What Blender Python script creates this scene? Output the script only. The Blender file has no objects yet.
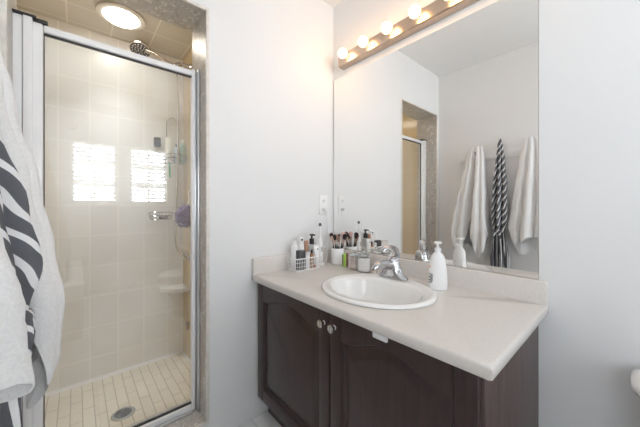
import bpy, bmesh, math, random
from mathutils import Vector, Matrix, noise
random.seed(7)
PI = math.pi
sc = bpy.context.scene
COL = sc.collection

# ------------------------------------------------------------------ camera
YAW = math.radians(41.247); F = 277.34; PY = 206.54
cam_d = bpy.data.cameras.new('camera'); cam = bpy.data.objects.new('camera', cam_d); COL.objects.link(cam)
cam_d.sensor_fit = 'HORIZONTAL'; cam_d.sensor_width = 36.0
cam_d.lens = F / 640 * 36.0
cam_d.shift_y = (PY - 213.5) / 640
cam_d.clip_start = 0.02
fwd = Vector((-math.cos(YAW), math.sin(YAW), 0)); right = Vector((math.sin(YAW), math.cos(YAW), 0))
m = Matrix((right, Vector((0, 0, 1)), -fwd)).transposed().to_4x4()
m.translation = Vector((1.338, -1.292, 1.157))
cam.matrix_world = m
sc.camera = cam

# ------------------------------------------------------------------ world, daylight, exposure
w = bpy.data.worlds.new('sky'); sc.world = w; w.use_nodes = True
bg = w.node_tree.nodes['Background']
bg.inputs['Color'].default_value = (0.86, 0.93, 1.0, 1); bg.inputs['Strength'].default_value = 3.0
WIN = [(-1.337, -0.897), (-0.73, -0.284)]
WZ0, WZ1 = 1.19, 2.0
LX = 3.0
ADDED_WIN = (1.62, 2.78)             # unseen window added over the bath to light the mirror wall (x range)
DAY = [(LX + 0.22, (WIN[0][0] + WIN[0][1]) / 2, 0.54, 24.0, (-1, 0, -0.3), 115), (LX + 0.22, (WIN[1][0] + WIN[1][1]) / 2, 0.54, 24.0, (-1, 0, -0.3), 115),
       ((ADDED_WIN[0] + ADDED_WIN[1]) / 2, -2.10 - 0.22, 1.2, 3.6, (-0.1, 1, 0.05), 110)]  # last lamp: daylight added behind the unseen alcove window
for (lx_, ly_, lw_, DAY_POWER, ldir, lspread) in DAY:
    ld = bpy.data.lights.new('daylight', 'AREA'); ld.shape = 'RECTANGLE'
    ld.size = lw_; ld.size_y = (WZ1 - WZ0) + 0.1; ld.energy = DAY_POWER; ld.color = (0.93, 0.97, 1.0)
    ld.spread = math.radians(lspread)
    lo = bpy.data.objects.new('daylight', ld); COL.objects.link(lo)
    d = Vector(ldir).normalized()
    lo.location = (lx_, ly_, (WZ0 + WZ1) / 2)
    lo.rotation_euler = d.to_track_quat('-Z', 'Y').to_euler()
BULB = 15.0
SHOWER_LAMP = 17.0
sc.view_settings.view_transform = 'Standard'; sc.view_settings.look = 'None'
sc.view_settings.gamma = 1.0; sc.view_settings.use_curve_mapping = False
sc.view_settings.exposure = 0.26
cy = sc.cycles
cy.max_bounces = 14; cy.diffuse_bounces = 8; cy.glossy_bounces = 8; cy.transmission_bounces = 8; cy.transparent_max_bounces = 16
cy.sample_clamp_indirect = 5.0; cy.blur_glossy = 0.6; cy.use_denoising = True
cy.caustics_reflective = True; cy.caustics_refractive = False

# ------------------------------------------------------------------ materials
def new_mat(name):
    mt = bpy.data.materials.new(name); mt.use_nodes = True
    nt = mt.node_tree; b = nt.nodes['Principled BSDF']
    return mt, nt, b

def coords(nt, scale=(1, 1, 1), rot=(0, 0, 0), loc=(0, 0, 0)):
    tc = nt.nodes.new('ShaderNodeTexCoord'); mp = nt.nodes.new('ShaderNodeMapping')
    mp.inputs['Scale'].default_value = scale; mp.inputs['Rotation'].default_value = rot; mp.inputs['Location'].default_value = loc
    nt.links.new(tc.outputs['Object'], mp.inputs['Vector'])
    return mp.outputs['Vector']

def ramp(nt, fac, stops):
    r = nt.nodes.new('ShaderNodeValToRGB')
    els = r.color_ramp.elements
    while len(els) < len(stops): els.new(0.5)
    for e, (p_, c) in zip(els, stops):
        e.position = p_; e.color = (*c, 1)
    nt.links.new(fac, r.inputs['Fac'])
    return r.outputs['Color']

def bump(nt, b, height, strength, dist=0.002):
    bp = nt.nodes.new('ShaderNodeBump'); bp.inputs['Strength'].default_value = strength; bp.inputs['Distance'].default_value = dist
    nt.links.new(height, bp.inputs['Height']); nt.links.new(bp.outputs['Normal'], b.inputs['Normal'])

def noise_tex(nt, vec, scale, detail=3, rough=0.5):
    n = nt.nodes.new('ShaderNodeTexNoise'); n.inputs['Scale'].default_value = scale
    n.inputs['Detail'].default_value = detail; n.inputs['Roughness'].default_value = rough
    nt.links.new(vec, n.inputs['Vector'])
    return n.outputs['Fac']

def plain(name, col, rough=0.5, metal=0.0, var=0.04, vscale=12, bumps=0.0, bscale=60, coat=0.0, spec=None, trans=0.0, alpha=1.0, sheen=0.0):
    mt, nt, b = new_mat(name)
    v = coords(nt)
    lo = tuple(max(0, c * (1 - var)) for c in col); hi = tuple(min(1, c * (1 + var)) for c in col)
    c = ramp(nt, noise_tex(nt, v, vscale), [(0.3, lo), (0.7, hi)])
    nt.links.new(c, b.inputs['Base Color'])
    b.inputs['Roughness'].default_value = rough; b.inputs['Metallic'].default_value = metal
    if coat: b.inputs['Coat Weight'].default_value = coat
    if spec is not None: b.inputs['Specular IOR Level'].default_value = spec
    if trans: b.inputs['Transmission Weight'].default_value = trans
    if sheen: b.inputs['Sheen Weight'].default_value = sheen
    b.inputs['Alpha'].default_value = alpha
    if bumps: bump(nt, b, noise_tex(nt, v, bscale, 4), bumps)
    return mt

def tile(name, axes, w_, h_, col, grout, off=0.0, origin=(0, 0), mortar=0.0025, rough=0.2, var=0.05, stain=None):
    """grid of tiles; axes = which two object axes run along and across the rows"""
    mt, nt, b = new_mat(name)
    tc = nt.nodes.new('ShaderNodeTexCoord'); sp = nt.nodes.new('ShaderNodeSeparateXYZ'); cb = nt.nodes.new('ShaderNodeCombineXYZ')
    nt.links.new(tc.outputs['Object'], sp.inputs[0])
    for i, ax in enumerate(axes):
        ad = nt.nodes.new('ShaderNodeMath'); ad.operation = 'SUBTRACT'; ad.inputs[1].default_value = origin[i]
        nt.links.new(sp.outputs[ax], ad.inputs[0]); nt.links.new(ad.outputs[0], cb.inputs[i])
    br = nt.nodes.new('ShaderNodeTexBrick'); br.offset = off; br.squash = 1.0
    br.inputs['Scale'].default_value = 1.0; br.inputs['Mortar Size'].default_value = mortar; br.inputs['Mortar Smooth'].default_value = 0.3
    br.inputs['Brick Width'].default_value = w_; br.inputs['Row Height'].default_value = h_; br.inputs['Bias'].default_value = 0
    br.inputs['Color1'].default_value = (*[c * (1 - var) for c in col], 1); br.inputs['Color2'].default_value = (*[min(1, c * (1 + var)) for c in col], 1)
    br.inputs['Mortar'].default_value = (*grout, 1)
    nt.links.new(cb.outputs[0], br.inputs['Vector'])
    outc = br.outputs['Color']
    if stain:
        mx = nt.nodes.new('ShaderNodeMix'); mx.data_type = 'RGBA'; mx.blend_type = 'MULTIPLY'; mx.inputs['Factor'].default_value = 1
        r = ramp(nt, noise_tex(nt, tc.outputs['Object'], 3.5, 4), [(0.35, stain), (0.65, (1, 1, 1))])
        nt.links.new(outc, mx.inputs[6]); nt.links.new(r, mx.inputs[7]); outc = mx.outputs[2]
    nt.links.new(outc, b.inputs['Base Color']); b.inputs['Roughness'].default_value = rough
    inv = nt.nodes.new('ShaderNodeMath'); inv.operation = 'SUBTRACT'; inv.inputs[0].default_value = 1
    nt.links.new(br.outputs['Fac'], inv.inputs[1]); bump(nt, b, inv.outputs[0], 0.25, 0.001)
    return mt

def marble(name, dark, light, vein):
    mt, nt, b = new_mat(name); v = coords(nt)
    n = nt.nodes.new('ShaderNodeTexNoise'); n.inputs['Scale'].default_value = 26; n.inputs['Detail'].default_value = 8; n.inputs['Distortion'].default_value = 1.2
    nt.links.new(v, n.inputs['Vector'])
    c = ramp(nt, n.outputs['Fac'], [(0.32, dark), (0.5, light), (0.57, tuple(a * 0.8 for a in light)), (0.62, vein), (0.68, light)])
    nt.links.new(c, b.inputs['Base Color']); b.inputs['Roughness'].default_value = 0.3
    return mt

def wood(name, dark, light, axis=2, rough=0.35):
    mt, nt, b = new_mat(name)
    s = [38, 38, 38]; s[axis] = 2.2
    v = coords(nt, scale=tuple(s))
    n = noise_tex(nt, v, 2.2, 6, 0.6)
    c = ramp(nt, n, [(0.3, dark), (0.72, light)])
    nt.links.new(c, b.inputs['Base Color']); b.inputs['Roughness'].default_value = rough
    b.inputs['Coat Weight'].default_value = 0.25; b.inputs['Coat Roughness'].default_value = 0.3
    bump(nt, b, n, 0.08, 0.001)
    return mt

def emission(name, col, strength):
    mt = bpy.data.materials.new(name); mt.use_nodes = True; nt = mt.node_tree
    nt.nodes.remove(nt.nodes['Principled BSDF'])
    e = nt.nodes.new('ShaderNodeEmission'); e.inputs['Color'].default_value = (*col, 1); e.inputs['Strength'].default_value = strength
    nt.links.new(e.outputs[0], nt.nodes['Material Output'].inputs[0])
    return mt

def sheet_glass(name, ior=1.5, tint=(1, 1, 1), rough=0.0, haze=0.0):
    mt = bpy.data.materials.new(name); mt.use_nodes = True; nt = mt.node_tree
    nt.nodes.remove(nt.nodes['Principled BSDF'])
    t = nt.nodes.new('ShaderNodeBsdfTransparent'); t.inputs[0].default_value = (*tint, 1)
    g = nt.nodes.new('ShaderNodeBsdfGlossy'); g.inputs['Roughness'].default_value = rough; g.inputs['Color'].default_value = (1, 1, 1, 1)
    f0 = ((ior - 1) / (ior + 1)) ** 2
    ge = nt.nodes.new('ShaderNodeNewGeometry'); vd = nt.nodes.new('ShaderNodeVectorMath'); vd.operation = 'DOT_PRODUCT'
    nt.links.new(ge.outputs['Incoming'], vd.inputs[0]); nt.links.new(ge.outputs['Normal'], vd.inputs[1])
    def mth(op, a, c=None):
        k = nt.nodes.new('ShaderNodeMath'); k.operation = op
        for i, q in enumerate((a, c)):
            if q is None: continue
            if isinstance(q, (int, float)): k.inputs[i].default_value = q
            else: nt.links.new(q, k.inputs[i])
        return k.outputs[0]
    p5 = mth('POWER', mth('SUBTRACT', 1.0, mth('ABSOLUTE', vd.outputs['Value'])), 5.0)
    fac = mth('ADD', mth('MULTIPLY', p5, 1 - f0), f0)
    mx = nt.nodes.new('ShaderNodeMixShader')
    nt.links.new(fac, mx.inputs[0]); nt.links.new(t.outputs[0], mx.inputs[1]); nt.links.new(g.outputs[0], mx.inputs[2])
    out = mx.outputs[0]
    if haze:
        d = nt.nodes.new('ShaderNodeBsdfDiffuse'); d.inputs[0].default_value = (0.9, 0.92, 0.92, 1)
        m2 = nt.nodes.new('ShaderNodeMixShader'); m2.inputs[0].default_value = haze
        nt.links.new(out, m2.inputs[1]); nt.links.new(d.outputs[0], m2.inputs[2]); out = m2.outputs[0]
    nt.links.new(out, nt.nodes['Material Output'].inputs[0])
    return mt

def terry(name, col, sheen=0.4):
    mt, nt, b = new_mat(name); v = coords(nt)
    c = ramp(nt, noise_tex(nt, v, 220, 3), [(0.3, tuple(a * 0.9 for a in col)), (0.7, col)])
    nt.links.new(c, b.inputs['Base Color']); b.inputs['Roughness'].default_value = 0.95
    b.inputs['Sheen Weight'].default_value = sheen
    bump(nt, b, noise_tex(nt, v, 160, 5, 0.7), 0.6, 0.006)
    return mt

def striped(name, a, c2, rot=(0.35, -0.75, 0.3), scale=10.5, dist=2.6):
    mt, nt, b = new_mat(name)
    v = coords(nt, rot=rot)
    wv = nt.nodes.new('ShaderNodeTexWave'); wv.wave_type = 'BANDS'; wv.bands_direction = 'X'
    wv.inputs['Scale'].default_value = scale; wv.inputs['Distortion'].default_value = dist; wv.inputs['Detail'].default_value = 1
    wv.inputs['Detail Scale'].default_value = 1.0
    nt.links.new(v, wv.inputs['Vector'])
    c = ramp(nt, wv.outputs['Fac'], [(0.74, a), (0.80, c2)])
    nt.links.new(c, b.inputs['Base Color']); b.inputs['Roughness'].default_value = 0.9
    bump(nt, b, noise_tex(nt, v, 150, 4), 0.3, 0.003)
    return mt

WHITE_PAINT = plain('white wall paint', (0.81, 0.815, 0.82), 0.55, var=0.008, vscale=3, bumps=0.03, bscale=250)
CEIL_PAINT = plain('ceiling paint', (0.86, 0.86, 0.85), 0.7, var=0.008, bumps=0.05, bscale=200)
TRIM_WHITE = plain('white trim paint', (0.86, 0.86, 0.86), 0.35, var=0.01)
FLOOR_TILE = tile('bathroom floor tile', (0, 1), 0.30, 0.30, (0.85, 0.85, 0.85), (0.65, 0.65, 0.65), rough=0.25)
SH_BACK = tile('shower back tile', (1, 2), 0.15, 0.20, (0.89, 0.885, 0.87), (0.97, 0.96, 0.93), origin=(-1.379, 0.168), var=0.03, mortar=0.0045, stain=(0.95, 0.93, 0.9))
SH_SIDE = tile('shower side tile', (0, 2), 0.15, 0.20, (0.74, 0.60, 0.39), (0.82, 0.72, 0.54), origin=(-1.0, 0.168), var=0.03)  # browner than the back tile: warm lamplight and shade put into the colour
SH_CEIL = tile('shower ceiling tile', (1, 0), 0.2165, 0.195, (0.74, 0.72, 0.67), (0.92, 0.90, 0.86), origin=(-1.337, -0.76), var=0.03, mortar=0.0045)
SH_FLOOR = tile('shower floor tile', (0, 1), 0.20, 0.051, (0.84, 0.78, 0.66), (0.50, 0.44, 0.36), off=0.5, origin=(-1.0, -1.37), mortar=0.0026, var=0.03, stain=(0.92, 0.9, 0.86))
MARBLE = marble('grey brown marble', (0.44, 0.41, 0.375), (0.58, 0.55, 0.51), (0.80, 0.78, 0.74))
TILE_EDGE = plain('off white tile edging', (0.74, 0.71, 0.66), 0.35, var=0.08, vscale=40)
WHITE_ALU = plain('white enamelled aluminium', (0.90, 0.90, 0.91), 0.28, var=0.01, coat=0.3)
SILVER_ALU = plain('silver anodised aluminium', (0.68, 0.69, 0.71), 0.28, metal=0.85, var=0.03)
BLACK_RUBBER = plain('black rubber', (0.03, 0.03, 0.032), 0.5)
DOOR_GLASS = sheet_glass('shower glass', ior=2.0, tint=(0.97, 0.98, 0.98), haze=0.022)
WINDOW_GLASS = sheet_glass('window glass', ior=1.3)
CHROME = plain('polished chrome', (0.56, 0.56, 0.575), 0.06, metal=1.0, var=0.01)
SATIN = plain('brushed nickel', (0.66, 0.61, 0.56), 0.22, metal=1.0, var=0.03, vscale=80)
BAR = plain('warm brushed nickel', (0.56, 0.46, 0.38), 0.30, metal=1.0, var=0.04, vscale=80)
PORCELAIN = plain('white porcelain', (0.86, 0.86, 0.85), 0.08, var=0.006, coat=0.5)
LAMINATE = plain('pale beige laminate', (0.71, 0.675, 0.64), 0.26, var=0.03, vscale=120)
WOODM = wood('dark espresso wood', (0.021, 0.009, 0.0095), (0.042, 0.020, 0.020))
WOODH = wood('dark espresso wood across', (0.020, 0.0085, 0.009), (0.050, 0.024, 0.024), axis=0)
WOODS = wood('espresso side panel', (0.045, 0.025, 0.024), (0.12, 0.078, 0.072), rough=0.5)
MIRROR = plain('silvered mirror', (0.93, 0.93, 0.92), 0.0, metal=1.0, var=0.0)
WHITE_PLASTIC = plain('white plastic', (0.87, 0.87, 0.87), 0.3, var=0.01)
BLACK_PLASTIC = plain('black plastic', (0.02, 0.02, 0.022), 0.3)
GREY_PLASTIC = plain('charcoal plastic', (0.06, 0.06, 0.065), 0.35)
CLEAR = plain('clear plastic', (0.9, 0.93, 0.93), 0.08, trans=0.9, var=0.01)
BULB_GLOW = emission('warm bulb glow', (1.0, 0.58, 0.27), BULB)
LENS_GLOW = emission('shower light glow', (1.0, 0.90, 0.76), SHOWER_LAMP)
TERRY_WHITE = terry('white terry cotton', (0.93, 0.93, 0.93), 0.25)
TERRY_CREAM = terry('off white terry cotton', (0.85, 0.84, 0.82))
STRIPED = striped('charcoal striped cotton', (0.115, 0.12, 0.135), (0.80, 0.80, 0.81))
STRIPED_DOWN = striped('charcoal striped cotton hanging straight', (0.115, 0.12, 0.135), (0.80, 0.80, 0.81), (0, 0, 0.5), 13.0, 0.8)
PURPLE = plain('mauve mesh sponge', (0.17, 0.105, 0.22), 0.7, var=0.35, vscale=70, bumps=0.5, bscale=90)

# ------------------------------------------------------------------ mesh helpers (world coordinates)
def box(bm, x0, x1, y0, y1, z0, z1, bev=0.0, seg=2):
    vs = [bm.verts.new((x, y, z)) for x in (x0, x1) for y in (y0, y1) for z in (z0, z1)]
    fs = [(0, 1, 3, 2), (4, 6, 7, 5), (0, 4, 5, 1), (2, 3, 7, 6), (0, 2, 6, 4), (1, 5, 7, 3)]
    faces = [bm.faces.new([vs[i] for i in f]) for f in fs]
    if bev:
        es = {e for f in faces for e in f.edges}
        bmesh.ops.bevel(bm, geom=list(es), offset=bev, segments=seg, profile=0.5, affect='EDGES')

def rings(bm, rs, cap0=True, cap1=True):
    """loft closed rings of equal count"""
    R = [[bm.verts.new(p) for p in r] for r in rs]
    n = len(R[0])
    for a, b in zip(R, R[1:]):
        for i in range(n):
            bm.faces.new((a[i], a[(i + 1) % n], b[(i + 1) % n], b[i]))
    if cap0: bm.faces.new(list(reversed(R[0])))
    if cap1: bm.faces.new(R[-1])
    return R

def lathe(bm, c, prof, n=24, axis='Z', sx=1.0, sy=1.0, rot=0.0):
    """prof = (radius, height) pairs along axis from point c"""
    rs = []
    for r, h in prof:
        ring = []
        for i in range(n):
            t = 2 * PI * i / n
            a, b = r * sx * math.cos(t), r * sy * math.sin(t)
            a, b = a * math.cos(rot) - b * math.sin(rot), a * math.sin(rot) + b * math.cos(rot)
            if axis == 'Z': p = (c[0] + a, c[1] + b, c[2] + h)
            elif axis == 'Y': p = (c[0] + a, c[1] + h, c[2] + b)
            else: p = (c[0] + h, c[1] + a, c[2] + b)
            ring.append(p)
        rs.append(ring)
    rings(bm, rs)

def axis_lathe(bm, p0, p1, prof, n=16):
    """prof = (radius, t 0..1) between two points"""
    p0, p1 = Vector(p0), Vector(p1); d = p1 - p0
    q = d.to_track_quat('Z', 'Y')
    rs = []
    for r, t in prof:
        rs.append([p0 + d * t + q @ Vector((r * math.cos(2 * PI * i / n), r * math.sin(2 * PI * i / n), 0)) for i in range(n)])
    rings(bm, rs)

def smooth_path(pts, k=6):
    P = [Vector(p) for p in pts]
    if len(P) < 3: return P
    out = []
    for i in range(len(P) - 1):
        a = P[i - 1] if i else P[i] * 2 - P[i + 1]
        b, c = P[i], P[i + 1]
        d = P[i + 2] if i + 2 < len(P) else P[i + 1] * 2 - P[i]
        for j in range(k):
            t = j / k
            out.append(0.5 * ((2 * b) + (c - a) * t + (2 * a - 5 * b + 4 * c - d) * t * t + (3 * b - a - 3 * c + d) * t ** 3))
    out.append(P[-1])
    return out

def tube(bm, pts, r, n=8, smooth=True, closed=False, k=6):
    P = smooth_path(pts, k) if smooth else [Vector(p) for p in pts]
    rad = r if callable(r) else (lambda t: r)
    rs = []; up = None
    for i, p in enumerate(P):
        t = (P[min(i + 1, len(P) - 1)] - P[max(i - 1, 0)]).normalized()
        if up is None:
            up = t.orthogonal().normalized()
        up = (up - t * up.dot(t)).normalized()
        s = t.cross(up)
        rr = rad(i / (len(P) - 1))
        rs.append([p + up * (rr * math.cos(2 * PI * j / n)) + s * (rr * math.sin(2 * PI * j / n)) for j in range(n)])
    rings(bm, rs)

def prism(bm, poly, y0, y1, plane='XZ'):
    """extrude a polygon; XZ plane extrudes along y, XY along z, YZ along x"""
    def P(a, b, c):
        return (a, c, b) if plane == 'XZ' else ((a, b, c) if plane == 'XY' else (c, a, b))
    A = [bm.verts.new(P(a, b, y0)) for a, b in poly]; B = [bm.verts.new(P(a, b, y1)) for a, b in poly]
    n = len(poly)
    bm.faces.new(A); bm.faces.new(list(reversed(B)))
    for i in range(n): bm.faces.new((A[i], B[i], B[(i + 1) % n], A[(i + 1) % n]))

def sphere(bm, c, r, u=20, v=14, sx=1, sy=1, sz=1):
    mt = Matrix.Translation(c) @ Matrix.Diagonal((sx, sy, sz, 1))
    bmesh.ops.create_uvsphere(bm, u_segments=u, v_segments=v, radius=r, matrix=mt)

def finish(name, bm, mat, smooth=None):
    bmesh.ops.recalc_face_normals(bm, faces=bm.faces)
    me = bpy.data.meshes.new(name); bm.to_mesh(me); bm.free()
    me.materials.append(mat)
    if smooth is not None:
        for p_ in me.polygons: p_.use_smooth = True
        me.set_sharp_from_angle(angle=math.radians(smooth))
    o = bpy.data.objects.new(name, me); COL.objects.link(o)
    return o

def root_of(o):
    while o.parent: o = o.parent
    return o

def part(name, bm, mat, parent=None, smooth=40, label=None):
    if parent is not None:
        r = root_of(parent)
        bmesh.ops.translate(bm, verts=bm.verts, vec=-Vector(r.location))
    o = finish(name, bm, mat, smooth)
    if parent is not None: o.parent = parent
    if label: o['label'] = label
    return o

def thing(name, label, cat, loc=(0, 0, 0), group=None):
    o = bpy.data.objects.new(name, None); COL.objects.link(o)
    o.location = loc; o.empty_display_size = 0.05
    o['label'] = label; o['category'] = cat
    if group: o['group'] = group
    return o

def solo(name, bm, mat, label, cat, loc=(0, 0, 0), group=None, smooth=40):
    bmesh.ops.translate(bm, verts=bm.verts, vec=-Vector(loc))
    o = finish(name, bm, mat, smooth); o.location = loc
    o['label'] = label; o['category'] = cat
    if group: o['group'] = group
    return o

def struct(name, bm, mat, parent=None, smooth=None):
    o = finish(name, bm, mat, smooth)
    if parent is not None: o.parent = parent
    else: o['kind'] = 'structure'
    return o

def B(): return bmesh.new()

# ------------------------------------------------------------------ room shell
FZ, CZ = 0.035, 2.487          # floor and ceiling
OY = -1.52                     # wall with the towels
AY = -2.10                     # alcove behind the bath
XB = -1.0                      # shower back wall
SR, SL = -0.667, -1.62         # shower side walls
SCZ, SFZ = 2.30, 0.02          # shower ceiling and floor
OPY0, OPY1, OPZ0, OPZ1 = -1.473, -0.823, 0.139, 2.0905   # shower opening in the left wall
WT = 0.205

def holed(bm, axis, p0, p1, a0, a1, z0, z1, holes):
    """wall slab between p0 and p1 along axis, running a0..a1, with rectangular holes (a,b,za,zb)"""
    A = sorted({a0, a1, *[h[0] for h in holes], *[h[1] for h in holes]})
    Z = sorted({z0, z1, *[h[2] for h in holes], *[h[3] for h in holes]})
    for i in range(len(A) - 1):
        for j in range(len(Z) - 1):
            ca, cz = (A[i] + A[i + 1]) / 2, (Z[j] + Z[j + 1]) / 2
            if any(h[0] < ca < h[1] and h[2] < cz < h[3] for h in holes): continue
            if axis == 'x': box(bm, p0, p1, A[i], A[i + 1], Z[j], Z[j + 1])
            else: box(bm, A[i], A[i + 1], p0, p1, Z[j], Z[j + 1])

b = B(); box(b, -0.0, LX + 0.12, AY - 0.1, 0.1, FZ - 0.12, FZ); struct('floor', b, FLOOR_TILE)
b = B(); box(b, -WT, LX + 0.12, AY - 0.1, 0.1, CZ, CZ + 0.1); struct('ceiling', b, CEIL_PAINT)
b = B(); box(b, -WT, LX + 0.12, 0.0, 0.1, FZ - 0.12, CZ); struct('wall_back', b, WHITE_PAINT)
b = B(); holed(b, 'x', -WT, 0.0, OY, 0.0, FZ - 0.12, CZ, [(OPY0, OPY1, OPZ0, OPZ1)]); struct('wall_left', b, WHITE_PAINT)
b = B(); box(b, -WT, 1.15, OY - 0.1, OY, FZ - 0.12, CZ); struct('wall_front', b, WHITE_PAINT)
b = B(); box(b, 1.05, 1.15, AY, OY - 0.1, FZ - 0.12, CZ); struct('wall_alcove_left', b, WHITE_PAINT)
b = B(); holed(b, 'y', AY - 0.1, AY, 1.05, LX + 0.12, FZ - 0.12, CZ, [(ADDED_WIN[0], ADDED_WIN[1], WZ0, WZ1)]); struct('wall_alcove_front', b, WHITE_PAINT)
b = B(); holed(b, 'x', LX, LX + 0.12, AY, 0.0, FZ - 0.12, CZ, [(a, c, WZ0, WZ1) for a, c in WIN]); struct('wall_right', b, WHITE_PAINT)

# shower shell
b = B(); box(b, XB - 0.06, XB, SL - 0.06, SR + 0.06, SFZ - 0.1, SCZ + 0.06); struct('wall_shower_back', b, SH_BACK)
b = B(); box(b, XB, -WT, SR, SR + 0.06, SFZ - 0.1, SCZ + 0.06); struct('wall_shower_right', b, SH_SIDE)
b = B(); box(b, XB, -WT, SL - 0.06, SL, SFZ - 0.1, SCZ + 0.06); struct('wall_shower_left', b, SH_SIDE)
b = B(); box(b, XB, -WT, SL, SR, SCZ, SCZ + 0.06); struct('ceiling_shower', b, SH_CEIL)
b = B(); box(b, XB, -WT + 0.0, SL, SR, SFZ - 0.1, SFZ); struct('floor_shower', b, SH_FLOOR)
b = B(); box(b, -WT - 0.006, -WT, SL, OPY0, SFZ, SCZ); box(b, -WT - 0.006, -WT, OPY1, SR, SFZ, SCZ)
box(b, -WT - 0.006, -WT, OPY0, OPY1, OPZ1, SCZ); box(b, -WT - 0.006, -WT, OPY0, OPY1, SFZ, OPZ0)
struct('wall_shower_front', b, SH_BACK)
# white caulk line along the floor of the shower
b = B(); prism(b, [(XB, SFZ), (XB + 0.014, SFZ), (XB, SFZ + 0.016)], SL, SR, 'XZ')
prism(b, [(SR, SFZ), (SR - 0.012, SFZ), (SR, SFZ + 0.014)], XB, -WT, 'YZ'); struct('trim_1', b, TRIM_WHITE)
# marble lining of the opening
b = B()
T = 0.010
box(b, -WT - 0.006, 0.0, OPY1 - T, OPY1, OPZ0, OPZ1); box(b, -WT - 0.006, 0.0, OPY0, OPY0 + T, OPZ0, OPZ1)
box(b, -WT - 0.006, 0.0, OPY0 + T, OPY1 - T, OPZ1 - T, OPZ1); box(b, -WT - 0.006, 0.0, OPY0 + T, OPY1 - T, OPZ0, OPZ0 + 0.004)
struct('trim_2', b, MARBLE)
# rounded edging round the opening
b = B()
box(b, -0.004, 0.007, OPY1 - T - 0.002, OPY1 + 0.004, OPZ0 - 0.008, OPZ1 + 0.004, 0.003); box(b, -0.004, 0.007, OPY0 - 0.004, OPY0 + T + 0.002, OPZ0 - 0.008, OPZ1 + 0.004, 0.003)
box(b, -0.004, 0.007, OPY0 + T, OPY1 - T, OPZ1 - T - 0.002, OPZ1 + 0.004, 0.003); box(b, -0.004, 0.007, OPY0 + T, OPY1 - T, OPZ0 - 0.008, OPZ0 + 0.006, 0.003)
# thin grout line at the corner of the jamb and soffit
struct('trim_3', b, TILE_EDGE, smooth=40)
# baseboards
def baseboard(name, x0, x1, y0, y1):
    b = B(); box(b, x0, x1, y0, y1, FZ, FZ + 0.085, 0.004); struct(name, b, TRIM_WHITE, smooth=40)
baseboard('baseboard_back', 1.11, LX - 0.013, -0.013, 0.0)
baseboard('baseboard_front', 0.013, 1.15, OY, OY + 0.013)
baseboard('baseboard_right', LX - 0.013, LX, -1.22, 0.0)
# windows
for k, (ya, yb) in enumerate(WIN, 1):
    b = B(); fx0, fx1 = LX + 0.05, LX + 0.10; fw = 0.022
    box(b, fx0, fx1, ya, ya + fw, WZ0, WZ1); box(b, fx0, fx1, yb - fw, yb, WZ0, WZ1)
    box(b, fx0, fx1, ya + fw, yb - fw, WZ0, WZ0 + fw); box(b, fx0, fx1, ya + fw, yb - fw, WZ1 - fw, WZ1)
    wn = struct('window_%d' % k, b, TRIM_WHITE)
    b = B(); ym = (ya + yb) / 2
    box(b, fx0 + 0.012, fx1 - 0.012, ym - 0.014, ym + 0.014, WZ0 + fw, WZ1 - fw)
    for j in (1, 2):
        z = WZ0 + (WZ1 - WZ0) * j / 3; box(b, fx0 + 0.013, fx1 - 0.013, ya + fw, yb - fw, z - 0.014, z + 0.014)
    struct('muntin', b, TRIM_WHITE, wn)
    b = B(); box(b, fx0 + 0.024, fx0 + 0.028, ya + fw, yb - fw, WZ0 + fw, WZ1 - fw); struct('pane', b, WINDOW_GLASS, wn)
b = B(); fw = 0.035; ay0, ay1 = AY - 0.09, AY - 0.05
box(b, ADDED_WIN[0], ADDED_WIN[0] + fw, ay0, ay1, WZ0, WZ1); box(b, ADDED_WIN[1] - fw, ADDED_WIN[1], ay0, ay1, WZ0, WZ1); box(b, ADDED_WIN[0] + fw, ADDED_WIN[1] - fw, ay0, ay1, WZ0, WZ0 + fw); box(b, ADDED_WIN[0] + fw, ADDED_WIN[1] - fw, ay0, ay1, WZ1 - fw, WZ1)
xm = (ADDED_WIN[0] + ADDED_WIN[1]) / 2; box(b, xm - 0.02, xm + 0.02, ay0, ay1, WZ0 + fw, WZ1 - fw)
wn = struct('window_3', b, TRIM_WHITE)  # added out of view to let in more daylight
b = B(); box(b, ADDED_WIN[0] + fw, ADDED_WIN[1] - fw, ay0 + 0.018, ay0 + 0.022, WZ0 + fw, WZ1 - fw); struct('pane', b, WINDOW_GLASS, wn)
b = B(); box(b, ADDED_WIN[0] - 0.05, ADDED_WIN[1] + 0.05, AY, AY + 0.05, WZ0 - 0.03, WZ0, 0.005); box(b, ADDED_WIN[0], ADDED_WIN[1], AY - 0.05, AY, WZ0 - 0.02, WZ0 + 0.001); struct('trim_5', b, TRIM_WHITE, smooth=40)  # sill of the added alcove window
b = B(); box(b, LX - 0.05, LX, WIN[0][0] - 0.06, WIN[1][1] + 0.06, WZ0 - 0.03, WZ0, 0.005)
for (ya, yb) in WIN: box(b, LX, LX + 0.05, ya, yb, WZ0 - 0.02, WZ0 + 0.001)
struct('trim_4', b, TRIM_WHITE, smooth=40)

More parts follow.
